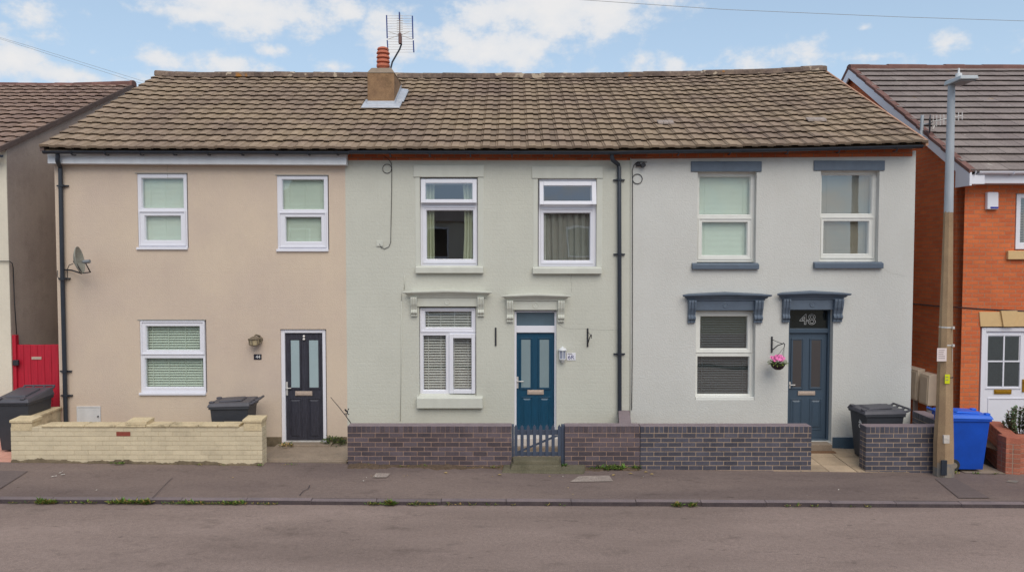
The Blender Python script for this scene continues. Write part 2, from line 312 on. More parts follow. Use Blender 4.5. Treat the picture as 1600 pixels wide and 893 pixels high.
K['concrete_post'] = M('pebbled_concrete_post', srgb(170,144,112), .92, 0, 3, .002, 90, col2=srgb(150,124,98), fine=.22, fs=110, streak=.1)
K['grey_paint'] = M('faded_grey_paint', srgb(112,112,114), .85, 0, 9, .001, 60, col2=srgb(146,132,114), grime=.3)
K['white_paint'] = M('flaking_white_paint', srgb(196,188,180), .8, .25, 20, grime=.4)
K['wire'] = M('black_cable', srgb(50,50,54), .6, .1, 20)
K['wire_pale'] = M('pale_cable', srgb(150,148,142), .6, .1, 20)
K['iron'] = M('black_iron', srgb(44,44,50), .55, .2, 20, .0006, 60)
K['aerial_blue'] = M('blue_plastic', srgb(40,64,130), .45, .1, 20)
K['aerial_alu'] = M('dull_aluminium', srgb(214,208,202), .5, .1, 20, metal=.1)
K['aerial_brown'] = M('rusty_bracket', srgb(110,84,80), .7, .2, 30)
K['dish'] = M('grey_dish', srgb(142,142,132), .7, .2, 12, fine=.1)
K['binblack'] = M('charcoal_bin_plastic', srgb(58,60,66), .5, .12, 5, .0006, 120, spec=.4)
K['binlid'] = M('charcoal_lid_plastic', srgb(78,77,84), .48, .14, 6, .0006, 120, spec=.4)
K['binblue'] = M('blue_bin_plastic', srgb(8,72,176), .5, .18, 3, .0006, 120, spec=.4)
K['binbluelid'] = M('blue_lid_plastic', srgb(20,98,212), .4, .08, 5, .0006, 120, spec=.45)
K['rubber'] = M('tyre_rubber', srgb(52,52,50), .85, .2, 20)
K['white_mark'] = M('white_sticker', srgb(222,222,222), .6, .05, 30)
K['bluebrick'] = M('blue_engineering_brick', srgb(70,71,82), .55, 0, 7, .002, 70, col2=srgb(88,85,94), tint=.24, fine=.12, spec=.35)
K['purplebrick'] = M('purple_engineering_brick', srgb(82,75,82), .6, 0, 4, .003, 60, col2=srgb(98,86,90), tint=.28, fine=.16, grime=.2, spec=.3)
K['mortar_tan'] = M('tan_mortar', srgb(168,147,128), .95, .12, 20, .003, 120)
K['mortar_pink'] = M('pinkish_mortar', srgb(158,132,116), .95, .2, 14, .003, 120)
K['copingtop'] = M('dusty_skylit_coping', srgb(132,118,122), .7, .12, 8, .003, 60, fine=.12)  # worn, dusty wall tops, with sky light painted into the paler colour
K['creambrick'] = M('cream_painted_brick', srgb(211,197,168), .8, 0, 3, .002, 60, col2=srgb(199,185,158), tint=.05, grime=.16, fine=.06)
K['creammortar'] = M('cream_painted_mortar', srgb(166,150,124), .9, .15, 10, .002, 60, grime=.35)
K['creamcoping'] = M('worn_cream_coping', srgb(204,186,152), .9, .1, 8, .006, 30, grime=.55, fine=.12)
K['basedirt'] = M('dirty_plinth', srgb(112,99,80), .95, .3, 9, .006, 40, grime=.6)
K['redbrick'] = M('orange_brick', srgb(176,110,86), .85, 0, 6, .003, 60, col2=srgb(160,94,76), tint=.16, fine=.14)
K['onebrick'] = M('bare_red_brick', srgb(140,70,58), .85, .1, 20)
K['house_brick'] = brick_mat('bright_orange_brick', srgb(208,112,66), srgb(192,98,60), srgb(176,132,106), .005, .006)
K['opp_brick'] = brick_mat('old_red_brick', srgb(128,62,52), srgb(104,52,46), srgb(120,104,92))
K['sandstone'] = M('buff_cast_stone', srgb(208,176,128), .85, .06, 8, .001, 60)
K['cream_left'] = painted_brick('ivory_render', srgb(222,214,196), srgb(210,202,186), .0004)
K['grey_render'] = M('grey_brown_render', srgb(190,174,162), .95, 0, .9, .003, 60, col2=srgb(170,154,145), streak=.03, grime=.16, fine=.1)
K['slate_plinth'] = M('dark_plinth_paint', srgb(66,84,100), .7, .14, 6, .002, 40)
K['blackplinth'] = M('black_plinth_paint', srgb(46,44,48), .7, .14, 6, .002, 40)
K['red_gate'] = M('bright_red_paint', srgb(178,32,52), .5, .16, 5, .0008, 60, squash=(9, 9, .5), fine=.06, fs=30)
K['gatepaint'] = M('blue_grey_gate_paint', srgb(68,77,95), .6, .08, 8, .0006, 60)
K['concrete'] = M('weathered_concrete', srgb(152,136,120), .95, 0, 3, .003, 60, col2=srgb(132,118,104), fine=.16, fs=70, grime=.25)
K['mossconcrete'] = M('mossy_concrete', srgb(108,101,84), .95, 0, 4, .004, 40, col2=srgb(86,82,64), fine=.2, grime=.3)
K['whitestep'] = M('pale_painted_step', srgb(204,196,190), .85, .08, 6, .002, 40, grime=.2)
K['slab'] = M('buff_paving_slab', srgb(186,164,138), .92, 0, 2.5, .002, 70, col2=srgb(164,144,122), tint=.12, fine=.14, fs=80, grime=.2)
K['joint'] = M('dirt_joint', srgb(92,80,68), .95, .2, 12, .004, 60)
K['pinkpave'] = M('pink_paver', srgb(214,160,142), .9, .1, 6, .001, 60, tint=.1)
K['mat'] = M('brown_coir', srgb(112,84,62), 1, .2, 30, .004, 120)
K['soil'] = M('soil', srgb(92,76,62), 1, .3, 14, .01, 30, fine=.3)
K['road'] = asphalt('road_asphalt', srgb(152,134,126), srgb(130,114,107), .65, .34)
K['pave'] = asphalt('pavement_asphalt', srgb(132,116,109), srgb(112,98,94), .55, .34)
K['pave_dark'] = asphalt('newer_asphalt_patch', srgb(116,103,100), srgb(106,95,93), .4, .2)
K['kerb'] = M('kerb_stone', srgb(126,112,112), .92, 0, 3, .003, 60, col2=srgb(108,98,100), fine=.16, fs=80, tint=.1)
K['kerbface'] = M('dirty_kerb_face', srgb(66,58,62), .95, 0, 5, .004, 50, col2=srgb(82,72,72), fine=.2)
K['patch'] = M('pale_cement_patch', srgb(152,139,131), .95, .22, 14, .003, 60, fine=.25, fs=50)
K['earth'] = M('rough_ground', srgb(110,104,84), 1, .2, .6, .02, 8)
K['weed'] = M('weed_leaf', srgb(104,122,52), .75, .25, 20, tint=.45)
K['weed_dark'] = M('dark_leaf', srgb(66,84,52), .75, .25, 20, tint=.45)
K['weed_bright'] = M('bright_leaf', srgb(88,126,48), .7, .2, 20, tint=.4)
K['straw'] = M('dry_leaf', srgb(176,150,92), .85, .25, 20, tint=.4)
K['bush'] = M('bush_leaf', srgb(112,136,98), .7, .25, 20, tint=.5)
K['bushred'] = M('bush_stem', srgb(124,90,76), .85, .25, 20, tint=.4)
K['pink'] = M('pink_petal', srgb(222,122,176), .6, .25, 60, tint=.5)
K['whiteflower'] = M('white_petal', srgb(230,226,218), .6, .08, 40)
K['coco'] = M('dark_basket', srgb(56,38,44), .95, .2, 40, .004, 90)
K['paper'] = M('laminated_notice', srgb(222,208,206), .4, .03, 20)
K['ink'] = M('grey_ink', srgb(140,128,130), .6, .05, 20)
K['navy_ink'] = M('navy_ink', srgb(24,36,110), .5, .05, 20)
K['yellow_tag'] = M('yellow_tag', srgb(206,210, 20), .5, .06, 20)
K['plate44'] = M('black_slate_plate', srgb(42,42,52), .4, .1, 20)
K['lantern_white'] = M('white_lantern', srgb(214,216,218), .4, .04, 20)
K['lantern_old'] = M('verdigris_lantern', srgb(112,100,84), .7, .25, 30, .001, 60)
K['lantern_glass'] = M('grey_lantern_glass', srgb(150,156,176), .15, .1, 30, spec=.7)
K['amber_glass'] = M('amber_lantern_glass', srgb(178,164,132), .2, .2, 40, spec=.7)
K['meter_white'] = M('white_meter_door', srgb(206,206,206), .5, .05, 8, streak=.05)
K['meter_cream'] = M('cream_meter_box', srgb(232,216,194), .5, .06, 6)
K['alarm_blue'] = M('blue_lens', srgb(40,44,150), .3, .05, 20)
K['litter'] = M('pale_litter', srgb(206,200,192), .8, .1, 20)

# ------------------------------------------------------------------ mesh building
class MB:
    def __init__(s): s.v = []; s.f = []; s.m = []; s.t = []
    def quad(s, *pts, mi=0, t=.5):
        i = len(s.v); s.v += [tuple(p) for p in pts]; s.f.append(tuple(range(i, i+len(pts)))); s.m.append(mi); s.t.append(t)
    def hexa(s, b, tp, mi=0, t=.5):      # b, tp: four points each, counter-clockwise seen from above
        i = len(s.v); s.v += [tuple(p) for p in b]+[tuple(p) for p in tp]
        n = len(b)
        fs = [tuple(i+n-1-k for k in range(n)), tuple(i+n+k for k in range(n))]
        fs += [(i+k, i+(k+1) % n, i+n+(k+1) % n, i+n+k) for k in range(n)]
        s.f += fs; s.m += [mi]*len(fs); s.t += [t]*len(fs); return s
    def box(s, x0, x1, y0, y1, z0, z1, mi=0, t=.5):
        if x0 > x1: x0, x1 = x1, x0
        if y0 > y1: y0, y1 = y1, y0
        if z0 > z1: z0, z1 = z1, z0
        return s.hexa([(x0,y0,z0),(x1,y0,z0),(x1,y1,z0),(x0,y1,z0)], [(x0,y0,z1),(x1,y0,z1),(x1,y1,z1),(x0,y1,z1)], mi, t)
    def ring(s, x0, x1, z0, z1, y0, y1, w, wb=None, mi=0):      # rectangular frame, butt jointed
        wb = wb or w
        s.box(x0, x0+w, y0, y1, z0, z1, mi); s.box(x1-w, x1, y0, y1, z0, z1, mi)
        s.box(x0+w, x1-w, y0, y1, z1-w, z1, mi); s.box(x0+w, x1-w, y0, y1, z0, z0+wb, mi); return s
    def tube(s, pts, r, n=8, mi=0, cap=True, r2=None):
        pts = [Vector(p) for p in pts]; rings = []
        for k, p in enumerate(pts):
            a = pts[max(0, k-1)]; b = pts[min(len(pts)-1, k+1)]; d = (b-a).normalized()
            u = d.cross(Vector((0, 0, 1)));
            if u.length < .05: u = d.cross(Vector((0, 1, 0)))
            u.normalize(); w = u.cross(d).normalized()
            rr = r if r2 is None else r+(r2-r)*k/(len(pts)-1)
            i = len(s.v); s.v += [tuple(p+u*rr*math.cos(q*2*PI/n)+w*rr*math.sin(q*2*PI/n)) for q in range(n)]; rings.append(i)
        for a, b in zip(rings, rings[1:]):
            for q in range(n): s.f.append((a+q, a+(q+1) % n, b+(q+1) % n, b+q)); s.m.append(mi); s.t.append(.5)
        if cap:
            s.f.append(tuple(rings[0]+q for q in range(n))[::-1]); s.f.append(tuple(rings[-1]+q for q in range(n))); s.m += [mi]*2; s.t += [.5]*2
        return s
    def lathe(s, c, prof, n=20, mi=0, axis='z'):
        c = Vector(c); rings = []
        for (r, h) in prof:
            i = len(s.v)
            for q in range(n):
                a = q*2*PI/n
                o = Vector((r*math.cos(a), r*math.sin(a), h)) if axis == 'z' else (Vector((h, r*math.cos(a), r*math.sin(a))) if axis == 'x' else Vector((r*math.cos(a), h, r*math.sin(a))))
                s.v.append(tuple(c+o))
            rings.append(i)
        for a, b in zip(rings, rings[1:]):
            for q in range(n): s.f.append((a+q, a+(q+1) % n, b+(q+1) % n, b+q)); s.m.append(mi); s.t.append(.5)
        s.f.append(tuple(rings[0]+q for q in range(n))[::-1]); s.f.append(tuple(rings[-1]+q for q in range(n))); s.m += [mi]*2; s.t += [.5]*2
        return s
    def prism_yz(s, poly, x0, x1, mi=0):  # polygon in (y, z) extruded along x
        n = len(poly); i = len(s.v)
        s.v += [(x0, y, z) for y, z in poly]+[(x1, y, z) for y, z in poly]
        s.f += [tuple(i+k for k in range(n))[::-1], tuple(i+n+k for k in range(n))]+[(i+k, i+(k+1) % n, i+n+(k+1) % n, i+n+k) for k in range(n)]
        s.m += [mi]*(n+2); s.t += [.5]*(n+2); return s
    def prism_xz(s, poly, y0, y1, mi=0):
        n = len(poly); i = len(s.v)
        s.v += [(x, y0, z) for x, z in poly]+[(x, y1, z) for x, z in poly]
        s.f += [tuple(i+k for k in range(n))[::-1], tuple(i+n+k for k in range(n))]+[(i+k, i+(k+1) % n, i+n+(k+1) % n, i+n+k) for k in range(n)]
        s.m += [mi]*(n+2); s.t += [.5]*(n+2); return s
    def leaf(s, p, d, up, l, w, mi=0, t=None):
        p = Vector(p); d = Vector(d).normalized(); side = d.cross(Vector(up))
        if side.length < .01: side = d.cross(Vector((1, .3, 0)))
        side.normalize(); n = side.cross(d)
        t = random.random() if t is None else t
        s.quad(p, p+d*l*.5+side*w*.5+n*l*.06, p+d*l-n*l*.1, p+d*l*.5-side*w*.5+n*l*.06, mi=mi, t=t)
    def build(s, name, mats, parent=None, bevel=0., smooth=False, seg=2, fixn=True, autosmooth=None):
        me = bpy.data.meshes.new(name); me.from_pydata(s.v, [], s.f)
        mats = mats if isinstance(mats, (list, tuple)) else [mats]
        for m in mats: me.materials.append(m)
        me.polygons.foreach_set('material_index', s.m)
        at = me.attributes.new('tint', 'FLOAT', 'FACE'); at.data.foreach_set('value', s.t)
        if fixn:
            bm = bmesh.new(); bm.from_mesh(me); bmesh.ops.recalc_face_normals(bm, faces=bm.faces); bm.to_mesh(me); bm.free()
        if smooth:
            me.polygons.foreach_set('use_smooth', [True]*len(me.polygons))
            if autosmooth: 
                bm = bmesh.new(); bm.from_mesh(me)
                for e in bm.edges:
                    if len(e.link_faces) == 2 and e.calc_face_angle(0) > autosmooth: e.smooth = False
                bm.to_mesh(me); bm.free()
        me.update()
        o = bpy.data.objects.new(name, me); COL.objects.link(o)
        if parent is not None:
            o.parent = parent
            o.matrix_parent_inverse = Matrix.Translation(-world_loc(parent)) if not parent.get('_rot') else Matrix.Identity(4)
        if bevel:
            b = o.modifiers.new('bevel', 'BEVEL'); b.width = bevel; b.segments = seg; b.limit_method = 'ANGLE'; b.angle_limit = math.radians(40)
        return o
def world_loc(o):
    p = Vector(o.location)
    return p
def tag(o, label, cat, group=None, kind=None):
    o['label'] = label; o['category'] = cat
    if group: o['group'] = group
    if kind: o['kind'] = kind
    return o
def thing(name, label, cat, loc, group=None, rot=None):
    o = bpy.data.objects.new(name, None); COL.objects.link(o); o.location = loc; o.empty_display_size = .2
    if rot is not None: o.rotation_euler = (0, 0, rot); o['_rot'] = 1     # parts of a turned thing are built in its own axes
    return tag(o, label, cat, group)
def part(o, label): o['label'] = label; return o
def struct(o, label=None):
    o['kind'] = 'structure'
    if label: o['label'] = label
    return o
def stuff(o, label):
    o['kind'] = 'stuff'; o['label'] = label; return o

def text_mesh(name, s, size, mat, parent, loc, rotz=0, depth=.0015, outline=0, roll=0, sx=1., tilt=PI/2):
    cu = bpy.data.curves.new(name+'_font', 'FONT'); cu.body = s; cu.size = size; cu.align_x = 'CENTER'; cu.align_y = 'CENTER'
    if outline: cu.fill_mode = 'NONE'; cu.bevel_depth = outline; cu.bevel_resolution = 1
    else: cu.extrude = depth
    tmp = bpy.data.objects.new('tmp', cu); COL.objects.link(tmp)
    dg = bpy.context.evaluated_depsgraph_get(); me = bpy.data.meshes.new_from_object(tmp.evaluated_get(dg))
    bpy.data.objects.remove(tmp); bpy.data.curves.remove(cu)
    me.transform(Matrix.Translation(loc) @ Matrix.Rotation(rotz, 4, 'Z') @ Matrix.Rotation(tilt, 4, 'X') @ Matrix.Rotation(roll, 4, 'Z') @ Matrix.Diagonal((sx, 1, 1, 1)))
    me.materials.clear(); me.materials.append(mat); me.name = name
    o = bpy.data.objects.new(name, me); COL.objects.link(o)
    if parent is not None:
        o.parent = parent
        o.matrix_parent_inverse = Matrix.Translation(-world_loc(parent)) if not parent.get('_rot') else Matrix.Identity(4)
    return o

# ------------------------------------------------------------------ ground
KW = .10                        # kerb stone width
KH = .062
def sheet(x0, x1, y0, y1, dz0, dz1=None, nx=2):
    mb = MB(); dz1 = dz0 if dz1 is None else dz1
    xs = [x0]+[v for v in (-14, -7, 0, 7, 14) if x0 < v < x1]+[x1]
    for a, b in zip(xs, xs[1:]): mb.quad((a,y0,gz(a,y0)+dz0),(b,y0,gz(b,y0)+dz0),(b,y1,gz(b,y1)+dz1),(a,y1,gz(a,y1)+dz1))
    return mb
struct(sheet(-700, 700, -700, 900, -.6).build('ground', K['earth']))
XE = 70
mb = MB(); ys = [3.2, 4.0, 6.0, YK-KW-.25, YK-KW+.02]; zz = [-.05, -.04, -.02, -KH+.012, -KH-.004]
for (a, b, za, zb) in zip(ys, ys[1:], zz, zz[1:]):
    m2 = sheet(-XE, XE, a, b, za, zb); o_ = len(mb.v); mb.v += m2.v; mb.f += [tuple(i+o_ for i in f) for f in m2.f]; mb.m += m2.m; mb.t += m2.t
struct(mb.build('road', K['road']), 'pinkish grey worn asphalt road')
mb = MB(); x = -XE/2; 
while x < XE/2:                 # kerb stones laid end to end
    l = .91 if x > -12 and x < 12 else 3.; dz = random.uniform(-.006, .006); dy = random.uniform(-.006, .006)
    a, b = x, x+l-.006
    y0, y1 = YK-KW+dy, YK+.004
    ga, gb = gz(a, YK), gz(b, YK)
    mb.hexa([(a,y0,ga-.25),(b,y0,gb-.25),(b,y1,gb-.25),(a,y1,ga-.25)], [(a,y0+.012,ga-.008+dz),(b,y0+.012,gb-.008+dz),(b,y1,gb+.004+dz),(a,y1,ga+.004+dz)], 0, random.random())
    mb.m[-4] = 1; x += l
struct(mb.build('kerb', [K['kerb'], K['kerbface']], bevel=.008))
mb = MB(); yy = [YK, YW-.35, YW, YW+.12]; z_ = [0, .006, .004, .0]
for (a, b, za, zb) in zip(yy, yy[1:], z_, z_[1:]):
    m2 = sheet(-XE, XE, a, b, za, zb); o_ = len(mb.v); mb.v += m2.v; mb.f += [tuple(i+o_ for i in f) for f in m2.f]; mb.m += m2.m; mb.t += m2.t
struct(mb.build('pavement', K['pave']), 'grey asphalt pavement')
struct(sheet(-30, 30, YW+.11, 24, -.06).build('yard', K['joint']), 'bare ground round the houses')
def patch(name, pxs, dz, mat, label=None):
    mb = MB(); mb.quad(*[gp(a, b, dz) for a, b in pxs]); o = mb.build(name, mat); struct(o, label); return o
patch('pavement_patch', [(1461,747),(1488,744),(1547,777),(1498,777)], .0115, K['pave_dark'])
patch('pavement_patch', [(-90,776.5),(-22,776.5),(44,735),(-40,735)], .0105, K['pave_dark'])
def crack(name, pts, w, lab):
    mb = MB(); P_ = [gp(a, b, .0125) for a, b in pts]
    for a, b in zip(P_, P_[1:]):
        d = (b-a); n_ = Vector((-d.y, d.x, 0)).normalized()*w/2; mb.quad(a-n_, b-n_, b+n_, a+n_)
    struct(mb.build(name, K['kerbface']), lab)
crack('pavement_crack', [(468,773),(474,766),(482,762),(484,757)], .012, 'crack in the pavement')
crack('pavement_crack', [(238,777),(262,752),(270,745)], .008, 'faint crack in the pavement')
patch('cement_patch', [(582,745),(604,745),(610,739),(588,738)], .0125, K['patch'])
patch('cement_patch', [(890,752),(958,751),(952,742),(905,743)], .0115, K['patch'])
patch('manhole_cover', [(1572,752),(1588,753.5),(1592,750.5),(1576,749)], .0125, K['grey_paint'])

# ------------------------------------------------------------------ roofs
def interp(pts, x):
    if x <= pts[0][0]: return pts[0][1]
    for (a, b) in zip(pts, pts[1:]):
        if x <= b[0]: return a[1]+(b[1]-a[1])*(x-a[0])/(b[0]-a[0])
    return pts[-1][1]
def roof_mesh(x0, x1, ye, yr, ze, zr, courses, tw, prof, th=.046, over=.06, lip=.010, stagger=False, jit=.0045, phase=0., tail=.02):
    """courses of interlocking tiles as real overlapping sheets with an open gap under each tail"""
    mb = MB(); ntile = max(1, round((x1-x0)/tw)); tw = (x1-x0)/ntile
    slope_len = math.hypot(yr-ye, zr((x0+x1)/2)-ze((x0+x1)/2))
    rnd = random.Random(int(x0*100)+courses)
    for i in range(courses):
        t0, t1 = i/courses, (i+1)/courses+(over/slope_len if i < courses-1 else 0)
        xs = []
        sh = tw/2 if (stagger and i % 2) else 0
        for k in range(-1 if sh else 0, ntile+(0 if not sh else 0)+0):
            tt = rnd.random(); dz = rnd.uniform(-jit, jit); dt = rnd.uniform(-.005, .005)/slope_len*2
            for j, (u, p, q_) in enumerate(prof):
                xx = x0+sh+(k+u)*tw
                xs.append((min(max(xx, x0), x1), p+dz, tt*.45+q_*.55, dt))
        if sh:
            tt = rnd.random()
            pass
        rows = []
        for (xx, p, tt, dt) in xs:
            def S(t, off):
                ny, nz = -(zr(xx)-ze(xx))/slope_len, (yr-ye)/slope_len
                return (xx, ye+(yr-ye)*t+ny*off, ze(xx)+(zr(xx)-ze(xx))*t+nz*off)
            ta = t0+dt-(tail/slope_len if i == 0 else 0)
            lo = (th-lip if i else .004)
            rows.append((S(ta+.2/slope_len, lo-.02+p), S(ta, lo+p), S(ta, th+p), S(t1, .006+p), tt))
        base = len(mb.v)
        for r in rows: mb.v += list(r[:4])
        for q in range(len(rows)-1):
            if rows[q+1][2][0]-rows[q][2][0] < 1e-6: continue
            for e in range(3):
                a = base+q*4+e; b = base+(q+1)*4+e
                mb.f.append((a, b, b+1, a+1)); mb.m.append(0); mb.t.append(rows[q][4] if e else rows[q][4]*.8)
    return mb
def ridge_mesh(pts, seg=.45, r=.15, hgt=.085, tint=True):
    """angular half-round ridge tiles, pts: list of (x, y, z)"""
    mb = MB(); x = pts[0][0]; zz = [(p[0], p[2]) for p in pts]; y = pts[0][1]
    while x < pts[-1][0]-.02:
        b = min(x+seg+.012, pts[-1][0]); j = random.uniform(-.008, .008); t = random.random(); rise = random.uniform(0, .008)
        prev = None
        for xx in (x, b):
            z0 = interp(zz, xx)+j+(rise if xx == x else 0)
            ring = []
            for q in range(9):
                a = PI*q/8; ring.append((xx, y-math.cos(a)*r, z0+math.sin(a)*hgt-(.055 if q in (0, 8) else .0)))
            if prev is not None:
                for q in range(8): mb.quad(prev[q], prev[q+1], ring[q+1], ring[q], t=t)
                mb.quad(*prev, t=t*.5); mb.quad(*ring[::-1], t=t*.5)
            prev = ring
        x += seg
    return mb
YE, YR = 12.75, 17.02
EAVE = [(pt(a, b, YE).x, pt(a, b, YE).z) for a, b in [(72,230),(130,232.5),(541,233),(960,232),(1200,229),(1440,223)]]
RIDGE = [(pt(a, b, YR).x, pt(a, b, YR).z) for a, b in [(253,119),(290,121.5),(420,121.5),(575,122.5),(760,123.5),(900,123),(1000,121.5),(1100,119.5),(1200,116),(1278,111.5)]]
ze = lambda x: interp(EAVE, x); zr = lambda x: interp(RIDGE, x)
XL, XR = -8.12, 7.15
X44, X46 = -2.93, 2.10          # party walls
PROF = [(0,0,1),(.012,.012,1),(.05,.013,1),(.055,.006,.2),(.075,.006,.2),(.08,.013,1),(.10,.013,1),(.115,.0,.3),(.13,.0,.3),(.155,.016,1),(.60,.016,1),(.635,.002,.45),(.98,.0,.55),(.985,-.008,.2),(.999,-.008,.2)]
YB = 21.3                       # rear wall of the terrace

def wall_front(x0, x1, z0, ztop, holes, Y, depth, mb=None, mi=0):
    """a masonry skin with real openings; ztop may be a function of x"""
    mb = mb or MB()
    f = ztop if callable(ztop) else (lambda x: ztop)
    xs = sorted({x0, x1, *[h[0] for h in holes], *[h[1] for h in holes]}); zs = sorted({z0, *[h[2] for h in holes], *[h[3] for h in holes]})
    for a, b in zip(xs, xs[1:]):
        for k, c in enumerate(zs):
            d = zs[k+1] if k+1 < len(zs) else None
            cx = (a+b)/2; cz = (c+d)/2 if d else c+.01
            if any(h[0] < cx < h[1] and h[2] < cz < h[3] for h in holes): continue
            da, db = (d, d) if d else (f(a), f(b))
            mb.quad((a,Y,c),(b,Y,c),(b,Y,db),(a,Y,da), mi=mi)
            mb.quad((a,Y+depth,c),(a,Y+depth,da),(b,Y+depth,db),(b,Y+depth,c), mi=mi)
    for (a, b, c, d) in [h[:4] for h in holes]:
        mb.quad((a,Y,c),(a,Y+depth,c),(a,Y+depth,d),(a,Y,d), mi=mi); mb.quad((b,Y,c),(b,Y,d),(b,Y+depth,d),(b,Y+depth,c), mi=mi)
        mb.quad((a,Y,d),(a,Y+depth,d),(b,Y+depth,d),(b,Y,d), mi=mi); mb.quad((a,Y,c),(b,Y,c),(b,Y+depth,c),(a,Y+depth,c), mi=mi)
    return mb
def house_shell(root, x0, x1, z0, holes, mat, side_mats, gable=(False, False), wall_label=None):
    ztop = lambda x: ze(x)-.10
    mb = wall_front(x0, x1, z0, ztop, holes, YF, .28)
    zt = min(ze(x0), ze(x1))-.1
    # sides, rear and floors, inner faces plastered
    for (xa, xb, g, mi) in ((x0, x0+.22, gable[0], 1), (x1-.22, x1, gable[1], 2)):
        xm = (xa+xb)/2
        if g: poly = [(YF+.281, z0),(YB, z0),(YB, ze(xm)-.05),(YR, zr(xm)-.05),(YF+.281, ze(xm)+.02)]
        else: poly = [(YF+.281, z0),(YB, z0),(YB, zt),(YF+.281, zt)]
        mb.prism_yz(poly, xa, xb, mi=mi)
    mb.box(x0+.221, x1-.221, YB-.22, YB, z0, zt, 1)
    mb.box(x0+.221, x1-.221, YF+.282, YB-.221, 2.33, 2.55, 3); mb.box(x0+.221, x1-.221, YF+.282, YB-.221, z0, z0+.15, 3)
    mb.box(x0+.221, x1-.221, YF+.282, YB-.221, zt-.12, zt-.02, 3); mb.box(x0+.221, x1-.221, YF+4.2, YF+4.3, z0+.151, 2.329, 3); mb.box(x0+.221, x1-.221, YF+4.2, YF+4.3, 2.551, zt-.121, 3)
    o = mb.build('wall', [mat, side_mats[0], side_mats[1], K['room']], root)
    if wall_label: o['label'] = wall_label
    return o

# ---- window pieces
def slats(x0, x1, z0, z1, y, pitch, w, ang, mat, parent, tapes=(.2, .8), th=.0025):
    mb = MB(); z = z1-.03; dy, dz = w/2*math.cos(ang), w/2*math.sin(ang)
    mb.box(x0, x1, y-.02, y+.02, z1-.028, z1, 0)
    while z > z0+.02:
        j = random.uniform(-.05, .05)
        a, b = (y-dy, z-dz), (y+dy, z+dz)
        mb.hexa([(x0,a[0],a[1]-th),(x1,a[0],a[1]-th),(x1,b[0],b[1]-th),(x0,b[0],b[1]-th)], [(x0,a[0],a[1]),(x1,a[0],a[1]),(x1,b[0],b[1]),(x0,b[0],b[1])])
        z -= pitch
    mb.box(x0, x1, y-.015, y+.015, z0, z0+.018, 0)
    for u in tapes: xm = x0+(x1-x0)*u; mb.box(xm-.004, xm+.004, y-dy-.004, y-dy-.002, z0, z1-.03, 0)
    return mb.build('blind', mat, parent)
def curtain(x0, x1, z0, z1, y, mat, parent, folds=5, amp=.03, gather=0., seed=1):
    r = random.Random(seed); mb = MB(); n = folds*8; ph = [r.uniform(-.6, .6) for _ in range(8)]
    def P(u, v, o):
        s = 1-gather*(math.sin(v*PI))*.4
        xx = x0+(x1-x0)*u*s
        yy = y+amp*math.sin(u*folds*2*PI+ph[0]+.5*math.sin(v*2+ph[1]))+amp*.4*math.sin(u*folds*4.7*PI+ph[2]+v)
        return (xx, yy+o, z0+(z1-z0)*v)
    m_ = 8
    for o in (0, .004):
        for i in range(n):
            for j in range(m_):
                mb.quad(P(i/n, j/m_, o), P((i+1)/n, j/m_, o), P((i+1)/n, (j+1)/m_, o), P(i/n, (j+1)/m_, o))
    return mb.build('curtain', mat, parent, smooth=True, fixn=False)
def pane(px, Y, parent, mat, pad=.006):
    x0, x1, z0, z1 = rect(*px, Y)
    return MB().box(x0-pad, x1+pad, Y+.004, Y+.010, z0-pad, z1+pad).build('pane', mat, parent), (x0, x1, z0, z1)
